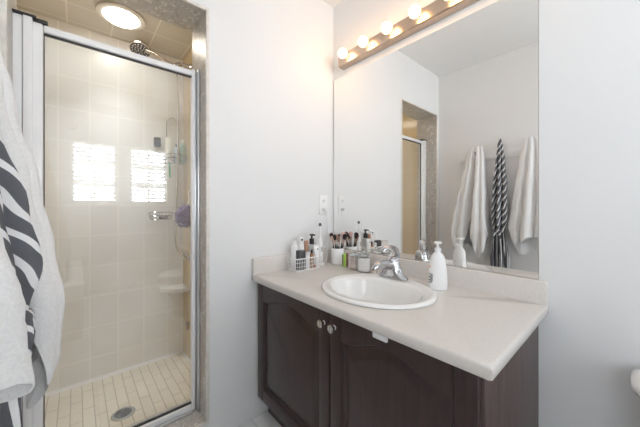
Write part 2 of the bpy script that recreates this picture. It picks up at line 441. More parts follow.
# ------------------------------------------------------------------ shower door
DX = -0.13
sd = thing('shower_door', 'framed glass shower door with white aluminium header and wide white left post', 'shower door', (DX, -1.145, OPZ0 + 0.004))
yl, yr = OPY0 + T, OPY1 - T      # clear opening
Z0 = OPZ0 + 0.004
b = B()
box(b, DX - 0.030, DX + 0.022, yl, yl + 0.024, Z0, 1.842, 0.003); box(b, DX - 0.022, DX + 0.030, yl + 0.026, yl + 0.050, Z0, 1.842, 0.003)
box(b, DX - 0.018, DX + 0.018, yl + 0.046, yl + 0.077, Z0 + 0.02, 1.835, 0.006, 3)
part('hinge_post', b, WHITE_ALU, sd)
b = B(); box(b, DX - 0.034, DX + 0.034, yl, yl + 0.060, 1.8425, 1.849, 0.002); box(b, DX - 0.02, DX + 0.026, yl + 0.060, yl + 0.090, 1.8355, 1.846, 0.003)
part('post_cap', b, BLACK_RUBBER, sd)
b = B(); box(b, DX - 0.016, DX + 0.018, yl + 0.078, yr - 0.03, 1.806, 1.832, 0.004, 3); part('header_rail', b, WHITE_ALU, sd)
b = B(); box(b, DX - 0.006, DX + 0.008, yl + 0.078, yr - 0.03, 1.801, 1.8055); box(b, DX - 0.006, DX + 0.008, yl + 0.078, yr - 0.03, Z0 + 0.0335, Z0 + 0.038)
box(b, DX - 0.006, DX + 0.006, yl + 0.0775, yl + 0.080, Z0 + 0.038, 1.801); part('gasket', b, BLACK_RUBBER, sd)
b = B(); box(b, DX - 0.016, DX + 0.020, yl + 0.078, yr - 0.03, Z0 + 0.008, Z0 + 0.033, 0.004, 3); part('bottom_rail', b, WHITE_ALU, sd)
b = B(); box(b, DX - 0.03, DX + 0.035, yl + 0.078, yr - 0.03, Z0, Z0 + 0.0075, 0.002); part('threshold', b, SILVER_ALU, sd)
b = B(); box(b, DX - 0.003, DX + 0.003, yl + 0.080, yr - 0.031, Z0 + 0.033, 1.8055); part('glass_pane', b, DOOR_GLASS, sd, smooth=None)
b = B(); box(b, DX - 0.012, DX + 0.016, yr - 0.030, yr - 0.014, Z0 + 0.002, 1.842, 0.004, 3); part('latch_post', b, WHITE_ALU, sd)
b = B(); box(b, DX - 0.022, DX + 0.008, yr - 0.0135, yr, Z0, 1.835, 0.002); box(b, DX + 0.010, DX + 0.045, yr - 0.010, yr, Z0, 1.835, 0.003)
part('wall_channel', b, SILVER_ALU, sd)

# ------------------------------------------------------------------ shower light and fittings
lc = (-0.70, -1.09, SCZ)
sl = thing('shower_ceiling_light', 'round recessed shower light with glowing frosted lens on the tiled ceiling', 'ceiling light', lc)
b = B(); n = 40
rs = []
for r, h in ((0.122, 0.0), (0.125, -0.004), (0.122, -0.009), (0.104, -0.012), (0.092, -0.012), (0.090, -0.002)):
    rs.append([(lc[0] + r * math.cos(2 * PI * i / n), lc[1] + r * math.sin(2 * PI * i / n), lc[2] + h) for i in range(n)])
rings(b, rs, False, False); part('trim_ring', b, plain('off white enamel', (0.72, 0.70, 0.66), 0.35), sl)
b = B(); lathe(b, lc, [(0.090, -0.003), (0.090, -0.010), (0.082, -0.022), (0.055, -0.030), (0.018, -0.034)], 32); part('lens', b, LENS_GLOW, sl)
ld = bpy.data.lights.new('shower_fill', 'AREA'); ld.shape = 'DISK'; ld.size = 0.15; ld.energy = 2.0; ld.color = (0.93, 0.97, 1.0); ld.spread = math.radians(85)  # fill lamp added below the lens to brighten the floor and lower walls
lo = bpy.data.objects.new('shower_fill', ld); COL.objects.link(lo); lo.parent = sl; lo.location = (0, 0, -0.036)

sh = thing('hand_shower', 'chrome hand shower on a long curved arm high in the shower', 'shower head', (-0.80, SR, 2.17))
b = B(); lathe(b, (-0.80, SR - 0.0006, 2.165), [(0.030, 0.0), (0.030, -0.006), (0.018, -0.016), (0.012, -0.02)], 20, 'Y'); part('wall_flange', b, CHROME, sh)
b = B(); tube(b, [(-0.80, SR - 0.01, 2.165), (-0.81, SR - 0.045, 2.178), (-0.825, SR - 0.075, 2.168)], 0.010, 10); part('shower_arm', b, CHROME, sh)
b = B(); axis_lathe(b, (-0.82, SR - 0.06, 2.178), (-0.835, SR - 0.105, 2.158), [(0.015, 0), (0.019, 0.15), (0.019, 0.8), (0.013, 1)], 14); part('cradle', b, CHROME, sh)
b = B(); tube(b, [(-0.832, SR - 0.085, 2.155), (-0.85, SR - 0.16, 2.188), (-0.875, SR - 0.225, 2.222), (-0.89, SR - 0.265, 2.234)], lambda t: 0.011 + 0.005 * t * t, 10)
hd = part('handle', b, SATIN, sh)
hc = Vector((-0.905, -0.965, 2.240)); hn = Vector((0.34, -0.10, -1)).normalized()
b = B(); axis_lathe(b, hc - hn * 0.026, hc + hn * 0.012, [(0.022, 0), (0.048, 0.25), (0.064, 0.6), (0.067, 0.85), (0.064, 1)], 28); head = part('head', b, SATIN, sh)
b = B(); axis_lathe(b, hc + hn * 0.0122, hc + hn * 0.014, [(0.059, 0), (0.057, 1)], 28)
q = hn.to_track_quat('Z', 'Y')
part('spray_face', b, GREY_PLASTIC, head)
b = B()
for rr, cnt in ((0.013, 5), (0.029, 10), (0.046, 15)):
    for i in range(cnt):
        p = hc + hn * 0.0142 + q @ Vector((rr * math.cos(2 * PI * i / cnt), rr * math.sin(2 * PI * i / cnt), 0))
        axis_lathe(b, p, p + hn * 0.003, [(0.0042, 0), (0.003, 1)], 6)
part('nozzles', b, WHITE_PLASTIC, head)
b = B(); tube(b, [(-0.838, SR - 0.085, 2.15), (-0.842, SR - 0.078, 1.95), (-0.845, SR - 0.075, 1.6), (-0.848, SR - 0.082, 1.25), (-0.85, SR - 0.09, 0.98), (-0.845, SR - 0.086, 0.87),
                     (-0.825, SR - 0.068, 0.815), (-0.785, SR - 0.052, 0.792), (-0.752, SR - 0.042, 0.788)], 0.0065, 8); part('hose', b, SATIN, sh)
sv = thing('shower_valve', 'chrome shower valve on the right tiled wall where the hose ends', 'valve', (-0.69, SR, 0.80))
b = B(); lathe(b, (-0.69, SR - 0.0006, 0.80), [(0.055, 0.0), (0.053, -0.008), (0.030, -0.014), (0.022, -0.045), (0.018, -0.05)], 24, 'Y')
tube(b, [(-0.69, SR - 0.04, 0.80), (-0.74, SR - 0.052, 0.825), (-0.80, SR - 0.055, 0.835)], 0.007, 8); part('valve_body', b, CHROME, sv)

b = B(); lathe(b, (-0.70, SR - 0.0006, 0.335), [(0.020, 0.0), (0.020, -0.006), (0.014, -0.012), (0.014, -0.035), (0.017, -0.04), (0.017, -0.058)], 18, 'Y')
tube(b, [(-0.70, SR - 0.045, 0.335), (-0.70, SR - 0.05, 0.310)], 0.008, 8); box(b, -0.712, -0.688, SR - 0.072, SR - 0.030, 0.349, 0.362, 0.003)
solo('foot_tap', b, CHROME, 'small chrome tap low on the right tiled shower wall', 'tap', (-0.70, SR - 0.0006, 0.335))

# drain
dc = (-0.518, -1.10, SFZ)
dr = thing('shower_drain', 'round metal drain grate in the beige shower floor', 'drain', dc)
b = B(); rs = []
for r, h in ((0.056, 0.0), (0.055, 0.003), (0.052, 0.0045), (0.040, 0.0045), (0.039, 0.001)):
    rs.append([(dc[0] + r * math.cos(2 * PI * i / 36), dc[1] + r * math.sin(2 * PI * i / 36), dc[2] + h) for i in range(36)])
rings(b, rs, True, False); part('rim', b, plain('dull steel', (0.36, 0.36, 0.345), 0.4, metal=0.4), dr)
b = B(); lathe(b, dc, [(0.0388, 0.0008), (0.0388, 0.0012)], 24); part('hole_shade', b, BLACK_PLASTIC, dr)  # flat black disc stands for the shade inside the drain hole
b = B()
for i in range(-2, 3):
    L = math.sqrt(max(0, 0.039 ** 2 - (i * 0.0150) ** 2))
    box(b, dc[0] + i * 0.0150 - 0.0015, dc[0] + i * 0.0150 + 0.0015, dc[1] - L, dc[1] + L, dc[2] + 0.0015, dc[2] + 0.004)
    box(b, dc[0] - L, dc[0] + L, dc[1] + i * 0.0150 - 0.0015, dc[1] + i * 0.0150 + 0.0015, dc[2] + 0.0014, dc[2] + 0.0038)
part('grate', b, plain('grate steel', (0.075, 0.075, 0.072), 0.5, metal=0.2), dr)  # steel colour darkened for the shade between the bars

# ceramic soap shelf on the right shower wall
b = B(); pts = [(-1.0, SR)]
n = 14
for i in range(n + 1):
    t = PI + (PI / 2) * i / n
    pts.append((-1.0 + 0.16 * (1 + math.cos(t + PI / 2)) if False else -1.0 + 0.17 * math.sin((PI / 2) * i / n), SR - 0.17 * math.cos((PI / 2) * i / n)))
prism(b, pts, 0.535, 0.56, 'XY')
bmesh.ops.bevel(b, geom=[e for e in b.edges], offset=0.005, segments=2, affect='EDGES')
solo('soap_shelf', b, PORCELAIN, 'white ceramic corner shelf low in the shower', 'shelf', (-0.95, SR - 0.05, 0.535))

# wire corner baskets with bottles
def wire_basket(name, label, cx, cyy, z, sx, sy, h, cat='shower caddy'):
    t = thing(name, label, cat, (cx, cyy, z))
    b = B()
    for zz, s in ((z + h, 1.0), (z, 0.88), (z + h * 0.5, 0.94)):
        pts = [(cx + s * sx * math.copysign(abs(math.cos(a)) ** 0.5, math.cos(a)), cyy + s * sy * math.copysign(abs(math.sin(a)) ** 0.5, math.sin(a)), zz) for a in [2 * PI * i / 24 for i in range(25)]]
        tube(b, pts, 0.0028 if zz > z else 0.0022, 6, smooth=False)
    part('wire_rim', b, CHROME, t)
    b = B()
    for i in range(14):
        a = 2 * PI * i / 14
        ca, sa = math.copysign(abs(math.cos(a)) ** 0.5, math.cos(a)), math.copysign(abs(math.sin(a)) ** 0.5, math.sin(a))
        tube(b, [(cx + sx * ca, cyy + sy * sa, z + h), (cx + 0.88 * sx * ca, cyy + 0.88 * sy * sa, z)], 0.0017, 5, smooth=False)
    for i in range(-4, 5):
        y = cyy + i * sy * 0.2
        tube(b, [(cx - sx * 0.86, y, z), (cx + sx * 0.86, y, z)], 0.0017, 5, smooth=False)
    part('wire_bars', b, CHROME, t)
    return t
t = wire_basket('wire_soap_basket', 'small chrome wire basket on the back shower wall', -0.935, -0.835, 1.065, 0.058, 0.072, 0.05)
b = B(); tube(b, [(-0.935, -0.75, 1.105), (-0.97, -0.72, 1.115), (-0.998, -0.72, 1.12)], 0.003, 6); part('hook', b, CHROME, t)
b = B(); box(b, -0.955, -0.915, -0.845, -0.79, 1.067, 1.092, 0.010, 3); solo('soap_bar', b, plain('dark soap', (0.09, 0.05, 0.05), 0.45), 'dark soap bar lying in the small wire shower basket', 'soap', (-0.935, -0.82, 1.067))
t = wire_basket('shower_caddy', 'chrome wire caddy hung high in the shower corner holding bottles', -0.90, -0.745, 1.475, 0.062, 0.070, 0.06)
b = B()
for y in (-0.785, -0.705):
    tube(b, [(-0.962, y, 1.52), (-0.985, y, 1.62), (-0.988, y, 1.80)], 0.003, 6, smooth=False)
tube(b, [(-0.988, -0.785, 1.80), (-0.988, -0.745, 1.83), (-0.988, -0.705, 1.80)], 0.003, 6); part('hanger', b, CHROME, t)
def bottle(name, label, x, y, z, r, h, mat, capmat, cap_h=0.02, sx=1.0, cat='bottle', group=None):
    t = thing(name, label, cat, (x, y, z), group)
    b = B(); lathe(b, (x, y, z), [(r * 0.92, 0), (r, 0.004), (r, h * 0.78), (r * 0.86, h * 0.90), (r * 0.5, h * 0.97), (r * 0.45, h)], 20, sx=sx); part('body', b, mat, t)
    b = B(); lathe(b, (x, y, z), [(r * 0.55, h + 0.0005), (r * 0.55, h + cap_h - 0.002), (r * 0.48, h + cap_h)], 18); part('cap', b, capmat, t)
    return t
CZZ = 1.477
bottle('shampoo_bottle', 'pale green shampoo bottle at the right of the shower caddy', -0.895, -0.700, CZZ, 0.021, 0.155, plain('pale green plastic', (0.42, 0.56, 0.44), 0.3), WHITE_PLASTIC)
bottle('conditioner_bottle', 'grey blue bottle in the middle of the shower caddy', -0.878, -0.742, CZZ, 0.018, 0.115, plain('grey blue plastic', (0.42, 0.47, 0.50), 0.3), GREY_PLASTIC)
t = thing('squeeze_tube', 'white squeeze tube standing tall at the left of the shower caddy', 'tube', (-0.915, -0.785, CZZ))
b = B(); rs = []
for s, z, k in ((0.018, 0.03, 1.0), (0.022, 0.09, 0.75), (0.025, 0.15, 0.35), (0.026, 0.185, 0.08)):
    rs.append([(-0.915 + s * k * math.cos(a), -0.785 + s * math.sin(a), CZZ + z) for a in [2 * PI * i / 20 for i in range(20)]])
rings(b, rs); part('tube_body', b, plain('cream plastic', (0.84, 0.82, 0.72), 0.35), t)
b = B(); lathe(b, (-0.915, -0.785, CZZ), [(0.016, 0), (0.017, 0.003), (0.017, 0.029)], 18); part('cap', b, WHITE_PLASTIC, t)
b = B(); box(b, -0.9985, -0.972, -0.868, -0.826, 1.60, 1.665, 0.004); solo('razor_holder', b, GREY_PLASTIC, 'dark grey square holder stuck on the shower wall left of the caddy', 'holder', (-0.985, -0.847, 1.60))
t = thing('green_razor', 'green and white razor hanging below the shower caddy', 'razor', (-0.90, -0.80, 1.45))
b = B(); tube(b, [(-0.84, -0.800, 1.47), (-0.838, -0.798, 1.42), (-0.838, -0.796, 1.36)], 0.0055, 8); part('handle', b, plain('green plastic', (0.12, 0.52, 0.25), 0.35), t)
b = B(); box(b, -0.85, -0.825, -0.820, -0.780, 1.468, 1.480, 0.003); part('head', b, WHITE_PLASTIC, t)
# loofah: ruffled ball
lcn = Vector((-0.74, -0.722, 1.09))
t = thing('loofah', 'mauve mesh bath puff hanging in the shower beside the hose', 'bath puff', lcn)
b = B(); bmesh.ops.create_icosphere(b, subdivisions=5, radius=0.055, matrix=Matrix.Translation(lcn))
for v in b.verts:
    d = (v.co - lcn).normalized()
    f = 1 + 0.22 * math.sin(9 * d.x + 5 * noise.noise(d * 3)) * math.sin(8 * d.z + 6 * noise.noise(d * 2.3 + Vector((3, 1, 2)))) + 0.30 * noise.noise(d * 6)
    v.co = lcn + Vector((d.x, d.y, d.z * 1.25)) * 0.056 * f
part('puff', b, PURPLE, t, 180)
b = B(); tube(b, [lcn + Vector((0, 0, 0.05)), lcn + Vector((-0.02, 0.03, 0.12)), (-0.79, -0.69, 1.25), (-0.80, SR - 0.004, 1.28)], 0.002, 6); part('cord', b, WHITE_PLASTIC, t)

# ------------------------------------------------------------------ vanity
CT = 0.80                      # counter top height
vx0, vx1 = 0.010, 1.099
vy = -0.552                    # face frame plane
CB = 0.765
vc = thing('vanity_cabinet', 'dark espresso wood vanity cabinet with two arched doors under the sink', 'cabinet', (0.555, -0.27, FZ))
b = B()
zb = 0.150
box(b, vx0, vx0 + 0.018, vy, -0.003, zb, CB)
box(b, vx0 + 0.018, vx1 - 0.020, vy, -0.003, zb, zb + 0.018)
box(b, vx0 + 0.018, vx1 - 0.020, -0.02, -0.003, zb + 0.018, CB)
for (xa, xb, za, zz) in ((vx0 + 0.018, vx0 + 0.05, zb + 0.018, CB), (vx1 - 0.05, vx1 - 0.020, zb + 0.018, CB), (0.555, 0.60, zb + 0.018, CB - 0.03), (vx0 + 0.05, vx1 - 0.05, CB - 0.03, CB)):
    box(b, xa, xb, vy, vy + 0.02, za, zz)
part('carcass', b, WOODM, vc)
b = B(); box(b, vx1 - 0.0195, vx1, vy, -0.003, FZ, CB, 0.002); part('side_panel', b, WOODS, vc)
b = B(); box(b, vx0, vx1 - 0.020, -0.505, -0.485, FZ, zb - 0.0005); part('toe_kick', b, WOODH, vc)

def arch_z(x, x0, x1, zs, rise):
    u = (x - (x0 + x1) / 2) / ((x1 - x0) / 2)
    u = max(-1.0, min(1.0, u))
    return zs + rise * (0.5 + 0.5 * math.cos(PI * u)) ** 0.9

def cab_door(x0, x1, label, knob_x):
    z0, z1 = zb + 0.006, CB - 0.012
    st = 0.058
    yb, yf = vy - 0.0005, vy - 0.022
    d = B()
    ax0, ax1 = x0 + st, x1 - st; zs, rise = z1 - 0.086, 0.052
    N = 28
    ap = [(ax0 + (ax1 - ax0) * i / N, arch_z(ax0 + (ax1 - ax0) * i / N, ax0, ax1, zs, rise)) for i in range(N + 1)]
    # frame: stiles, bottom rail, arched top rail with a stepped inner edge
    box(d, x0, ax0, yf, yb, z0, z1, 0.003); box(d, ax1, x1, yf, yb, z0, z1, 0.003); box(d, ax0 - 0.001, ax1 + 0.001, yf, yb, z0, z0 + 0.062, 0.002)
    prism(d, ap + [(ax1, z1), (ax0, z1)], yf, yb, 'XZ')
    dr_ = part('door', d, WOODM, vc, 30, label)
    d = B()
    zlo = z0 + 0.062
    def loop(ins, y):
        pts = [(ax0 + ins, y, zlo + ins)]
        pts += [(ax0 + ins + (ax1 - ax0 - 2 * ins) * i / N, y, arch_z(ax0 + (ax1 - ax0) * i / N, ax0, ax1, zs, rise) - ins) for i in range(N + 1)]
        pts += [(ax1 - ins, y, zlo + ins)]
        return pts
    rings(d, [loop(0.0, yf + 0.004), loop(0.006, yf + 0.012), loop(0.016, yf + 0.013), loop(0.040, yf + 0.003), loop(0.046, yf + 0.0015)], False, True)
    part('raised_panel', d, WOODM, dr_, 25)
    d = B(); kz = 0.711
    lathe(d, (knob_x, yf, kz), [(0.009, 0), (0.009, -0.003), (0.0055, -0.006), (0.0055, -0.016), (0.014, -0.020), (0.0155, -0.024), (0.0150, -0.026), (0.010, -0.0265), (0.008, -0.025), (0.004, -0.0265)], 24, 'Y')
    part('knob', d, CHROME, dr_, 30, 'round chrome knob')
cab_door(0.020, 0.572, 'left door', 0.545)
cab_door(0.577, 1.090, 'right door', 0.604)
b = B(); box(b, 0.5715, 0.5775, vy - 0.014, vy - 0.001, 0.60, 0.63, 0.001); part('catch', b, plain('copper brown plate', (0.30, 0.15, 0.10), 0.4), vc)

# counter top: one slab with an oval hole, backsplash and side splash
SX, SY, SA, SB = 0.60, -0.325, 0.25, 0.222
cx0, cx1, cyf, cyb = 0.0, 1.128, -0.60, 0.0
ct = thing('countertop', 'pale beige laminate countertop with backsplash on the dark vanity', 'countertop', (0.56, -0.3, CB))
b = B()
def rect_pt(a, ins):
    c, s = math.cos(a), math.sin(a)
    x0, x1, y0, y1 = cx0, cx1 - ins, cyf + ins, cyb
    tx = ((x1 - SX) / c if c > 1e-9 else (x0 - SX) / c if c < -1e-9 else 1e9)
    ty = ((y1 - SY) / s if s > 1e-9 else (y0 - SY) / s if s < -1e-9 else 1e9)
    t = min(tx, ty)
    return (SX + c * t, SY + s * t)
base_a = [2 * PI * i / 96 for i in range(96)]
for cxx, cyy in ((cx0, cyf), (cx1, cyf), (cx1, cyb), (cx0, cyb)):
    base_a.append(math.atan2(cyy - SY, cxx - SX) % (2 * PI))
base_a = sorted(set(base_a))
def rr(ins, z): return [(*rect_pt(a, ins), z) for a in base_a]
def el(z): return [(SX + SA * 0.93 * math.cos(a), SY + SB * 0.93 * math.sin(a), z) for a in base_a]
R = rings(b, [el(CT), rr(0.008, CT), rr(0.0025, CT - 0.002), rr(0.0, CT - 0.008), rr(0.0, CB + 0.006), rr(0.005, CB), el(CB)], False, False)
for i in range(len(base_a)):
    j = (i + 1) % len(base_a); b.faces.new((R[-1][i], R[-1][j], R[0][j], R[0][i]))
part('slab', b, LAMINATE, ct, 50)
b = B(); box(b, 0.0, 1.128, -0.022, 0.0, CT - 0.03, 0.885, 0.005, 3); part('backsplash', b, LAMINATE, ct)
b = B(); box(b, 0.0, 0.026, -0.600, -0.022, CT - 0.03, 0.885, 0.005, 3); part('side_splash', b, LAMINATE, ct)
# white child latch below the counter lip
b = B(); box(b, 0.782, 0.838, vy - 0.032, vy - 0.0225, 0.740, 0.7635, 0.004, 3)
box(b, 0.795, 0.825, vy - 0.036, vy - 0.032, 0.744, 0.755, 0.002)
solo('door_latch', b, WHITE_PLASTIC, 'small white plastic latch on the dark door under the counter edge', 'latch', (0.81, vy - 0.0225, 0.742))

# sink
sk = thing('sink', 'white oval drop in basin in the beige countertop', 'sink', (SX, SY, CT))
b = B(); n = 72
def er(k, z, oy=0.0, kb=None):
    kb = k if kb is None else kb
    return [(SX + SA * k * math.cos(2 * PI * i / n), SY + oy + SB * kb * math.sin(2 * PI * i / n), z) for i in range(n)]
rings(b, [er(0.98, CT + 0.0005), er(1.0, CT + 0.003), er(1.0, CT + 0.008), er(0.985, CT + 0.0125), er(0.95, CT + 0.0145), er(0.90, CT + 0.013), er(0.875, CT + 0.010, -0.006, 0.83),
          er(0.845, CT + 0.011, -0.016, 0.74), er(0.82, CT + 0.006, -0.018, 0.715), er(0.795, CT - 0.010, -0.019, 0.69), er(0.74, CT - 0.055, -0.02, 0.63), er(0.64, CT - 0.10, -0.02, 0.54), er(0.45, CT - 0.130, -0.02, 0.38), er(0.2, CT - 0.140, -0.02, 0.18), er(0.09, CT - 0.143, -0.02, 0.10)], False, True)
part('basin', b, PORCELAIN, sk, 60)
b = B(); lathe(b, (SX, SY - 0.02, CT - 0.143), [(0.024, 0.001), (0.023, 0.003), (0.016, 0.004), (0.014, 0.002)], 24); part('drain_ring', b, CHROME, sk)

# faucet
FX, FY, FB = 0.56, -0.140, CT + 0.012
fc = thing('faucet', 'chrome single lever faucet on the back rim of the oval sink', 'faucet', (FX, FY, FB))
b = B()
rs = []
for kx, ky, z in ((0.078, 0.029, 0), (0.080, 0.031, 0.004), (0.077, 0.029, 0.009), (0.062, 0.029, 0.018), (0.046, 0.029, 0.034), (0.037, 0.029, 0.054), (0.033, 0.028, 0.072), (0.029, 0.026, 0.084)):
    rs.append([(FX + kx * math.copysign(abs(math.cos(a)) ** 0.8, math.cos(a)), FY + ky * math.copysign(abs(math.sin(a)) ** 0.9, math.sin(a)), FB + z) for a in [2 * PI * i / 40 for i in range(40)]])
rings(b, rs); part('base', b, CHROME, fc, 50)
b = B(); tube(b, [(FX, FY + 0.008, FB + 0.052), (FX - 0.004, FY - 0.03, FB + 0.066), (FX - 0.010, FY - 0.075, FB + 0.074), (FX - 0.015, FY - 0.108, FB + 0.068), (FX - 0.017, FY - 0.120, FB + 0.052)], lambda t: 0.0255 - 0.010 * t, 18)
part('spout', b, CHROME, fc, 60)
b = B(); lathe(b, (FX - 0.017, FY - 0.120, FB + 0.052), [(0.0135, 0.002), (0.0135, -0.012), (0.011, -0.013)], 16); part('aerator', b, SATIN, fc)
b = B()
lathe(b, (FX, FY, FB + 0.0845), [(0.028, 0), (0.029, 0.004), (0.025, 0.014), (0.014, 0.021), (0.005, 0.023)], 24); part('handle_cap', b, CHROME, fc)
# lever: a broad blade that rises from the cap and arches forward over it
b = B()
L = smooth_path([(FX + 0.016, FY + 0.014, FB + 0.092), (FX + 0.014, FY + 0.014, FB + 0.120), (FX + 0.006, FY + 0.002, FB + 0.145), (FX - 0.004, FY - 0.024, FB + 0.156), (FX - 0.012, FY - 0.052, FB + 0.150), (FX - 0.016, FY - 0.066, FB + 0.134)], 6)
rs = []
for i, p in enumerate(L):
    t_ = (L[min(i + 1, len(L) - 1)] - L[max(i - 1, 0)]).normalized(); s_ = Vector((1, 0.25, 0)); s_ = (s_ - t_ * s_.dot(t_)).normalized(); u_ = s_.cross(t_)
    k = i / (len(L) - 1); wv, hv = 0.013 + 0.003 * math.sin(PI * k), 0.0058 - 0.001 * k
    rs.append([p + s_ * (wv * math.cos(a)) + u_ * (hv * math.sin(a)) for a in [2 * PI * j / 14 for j in range(14)]])
rings(b, rs); part('lever', b, CHROME, fc, 60)

# ------------------------------------------------------------------ mirror
MX0, MX1, MZ0, MZ1 = 0.012, 1.0985, 0.8875, 1.993
mr = thing('mirror', 'large frameless wall mirror above the beige backsplash', 'mirror', ((MX0 + MX1) / 2, 0, MZ0))
b = B(); box(b, MX0, MX1, -0.006, -0.001, MZ0, MZ1); part('mirror_glass', b, MIRROR, mr, None)
b = B(); box(b, MX0, MX1, -0.0085, -0.0005, MZ0 - 0.002, MZ0 + 0.0015); box(b, MX1 - 0.0006, MX1 + 0.0016, -0.0066, -0.0006, MZ0, MZ1); box(b, MX0 - 0.0016, MX0 + 0.0006, -0.0066, -0.0006, MZ0, MZ1); part('edge_channel', b, SATIN, mr)

# vanity light: bar with six globe bulbs
vl = thing('vanity_light', 'brushed metal light bar with a row of glowing globe bulbs above the mirror', 'wall light', (0.57, 0, 2.03))
b = B()
prism(b, [(0.0, 2.036), (-0.040, 2.040), (-0.045, 2.045), (-0.045, 2.108), (-0.040, 2.113), (0.0, 2.117)], 0.092, 1.05, 'YZ'); part('bar', b, BAR, vl, 20)
for i in range(6):
    x = 0.171 + 0.158 * i; z = 2.081
    b = B(); lathe(b, (x, -0.0452, z), [(0.020, 0), (0.020, -0.003), (0.014, -0.005), (0.0135, -0.013), (0.012, -0.0145)], 18, 'Y'); s = part('socket', b, BAR, vl)
    b = B(); sphere(b, (x, -0.0870, z), 0.0275, 20, 14); part('bulb', b, BULB_GLOW, vl, 180)

# outlet
ol = thing('wall_outlet', 'white wall outlet with a charger plugged in by the mirror corner', 'outlet', (0.0, -0.0925, 1.17))
b = B(); box(b, 0.0, 0.006, -0.128, -0.057, 1.105, 1.232, 0.002); part('cover_plate', b, WHITE_PLASTIC, ol)
for z in (1.195, 1.142):
    b = B(); lathe(b, (0.006, -0.0925, z), [(0.017, 0), (0.017, 0.0015), (0.016, 0.002)], 20, 'X', sx=1, sy=0.85); rc = part('receptacle', b, WHITE_PLASTIC, ol)
    b = B()
    for dy in (-0.006, 0.006): box(b, 0.008, 0.0085, -0.0925 + dy - 0.0012, -0.0925 + dy + 0.0012, z - 0.002, z + 0.007)
    lathe(b, (0.008, -0.0925, z - 0.008), [(0.002, 0), (0.002, 0.0006)], 8, 'X'); part('slot', b, GREY_PLASTIC, rc)

# ------------------------------------------------------------------ things on the counter
G_BASK = 'toiletries in the white basket'
bx, by, bw, bl = 0.085, -0.312, 0.048, 0.097       # basket centre and half sizes
t = thing('wire_basket', 'white wire basket of toiletries by the left splash', 'basket', (bx, by, CT))
b = B()
def rloop(s, z, r):
    pts = []
    for i in range(33):
        a = 2 * PI * i / 32
        pts.append((bx + s * bw * math.copysign(abs(math.cos(a)) ** 0.35, math.cos(a)), by + s * bl * math.copysign(abs(math.sin(a)) ** 0.35, math.sin(a)), z))
    tube(b, pts, r, 6, smooth=False)
rloop(1.0, CT + 0.070, 0.0035); rloop(0.88, CT + 0.0045, 0.004)
part('rim', b, WHITE_PLASTIC, t)
b = B()
for z, s in ((CT + 0.026, 0.92), (CT + 0.048, 0.96)): rloop(s, z, 0.0014)
for sx_ in (-1, 1):
    for i in range(-7, 8):
        y = by + i * bl * 0.128
        tube(b, [(bx + sx_ * bw, y, CT + 0.07), (bx + sx_ * bw * 0.88, by + (y - by) * 0.88, CT + 0.004)], 0.0014, 5, smooth=False)
for sy_ in (-1, 1):
    for i in range(-3, 4):
        x = bx + i * bw * 0.28
        tube(b, [(x, by + sy_ * bl, CT + 0.07), (bx + (x - bx) * 0.88, by + sy_ * bl * 0.88, CT + 0.004)], 0.0014, 5, smooth=False)
for i in range(-6, 7):
    y = by + i * bl * 0.13
    tube(b, [(bx - bw * 0.87, y, CT + 0.004), (bx + bw * 0.87, y, CT + 0.004)], 0.0013, 5, smooth=False)
part('wire_mesh', b, WHITE_PLASTIC, t)
BZ = CT + 0.006
bottle('lotion_bottle', 'tall plain white bottle at the left end of the basket', 0.0695, -0.370, BZ, 0.0205, 0.146, WHITE_PLASTIC, WHITE_PLASTIC, 0.012, group=G_BASK)
t = thing('spray_bottle', 'white bottle with a grey nozzle behind the charcoal box', 'bottle', (0.0675, -0.327, BZ), G_BASK)
b = B(); lathe(b, (0.0675, -0.327, BZ), [(0.020, 0), (0.021, 0.004), (0.021, 0.128), (0.010, 0.142), (0.010, 0.146)], 20); part('body', b, WHITE_PLASTIC, t)
b = B(); box(b, 0.055, 0.080, -0.341, -0.313, BZ + 0.1465, BZ + 0.176, 0.004); part('spray_cap', b, WHITE_PLASTIC, t)
b = B(); lathe(b, (0.080, -0.327, BZ + 0.162), [(0.006, 0), (0.006, 0.004), (0.003, 0.006)], 10, 'X'); part('nozzle', b, GREY_PLASTIC, t)
b = B(); box(b, 0.091, 0.124, -0.378, -0.332, BZ + 0.0005, BZ + 0.108, 0.004); solo('cosmetic_box', b, GREY_PLASTIC, 'charcoal box at the front left of the white basket', 'box', (0.105, -0.356, BZ), G_BASK)
t = thing('lipstick', 'copper coloured cylinder standing in the middle of the basket', 'cosmetic', (0.078, -0.292, BZ), G_BASK)
b = B(); lathe(b, (0.078, -0.292, BZ), [(0.012, 0), (0.012, 0.085)], 18); part('case', b, WHITE_PLASTIC, t)
b = B(); lathe(b, (0.078, -0.292, BZ), [(0.013, 0.0855), (0.013, 0.152), (0.011, 0.154)], 18); part('cap', b, plain('copper', (0.55, 0.33, 0.24), 0.3, metal=0.5), t)
t = thing('nail_polish', 'small amber bottle with black cap in the basket front', 'bottle', (0.112, -0.280, BZ), G_BASK)
b = B(); lathe(b, (0.112, -0.280, BZ), [(0.010, 0.03), (0.012, 0.034), (0.012, 0.072), (0.006, 0.080), (0.005, 0.082)], 16); lathe(b, (0.112, -0.280, BZ), [(0.011, 0), (0.011, 0.0298)], 16); part('body', b, plain('amber glass', (0.45, 0.24, 0.12), 0.15), t)
b = B(); lathe(b, (0.112, -0.280, BZ), [(0.006, 0.0825), (0.005, 0.105)], 12); part('cap', b, BLACK_PLASTIC, t)
t = thing('jar_of_cream', 'short white jar beside the amber bottle in the basket', 'jar', (0.110, -0.312, BZ), G_BASK)
b = B(); lathe(b, (0.110, -0.312, BZ), [(0.014, 0), (0.015, 0.004), (0.015, 0.075)], 18); part('body', b, WHITE_PLASTIC, t)
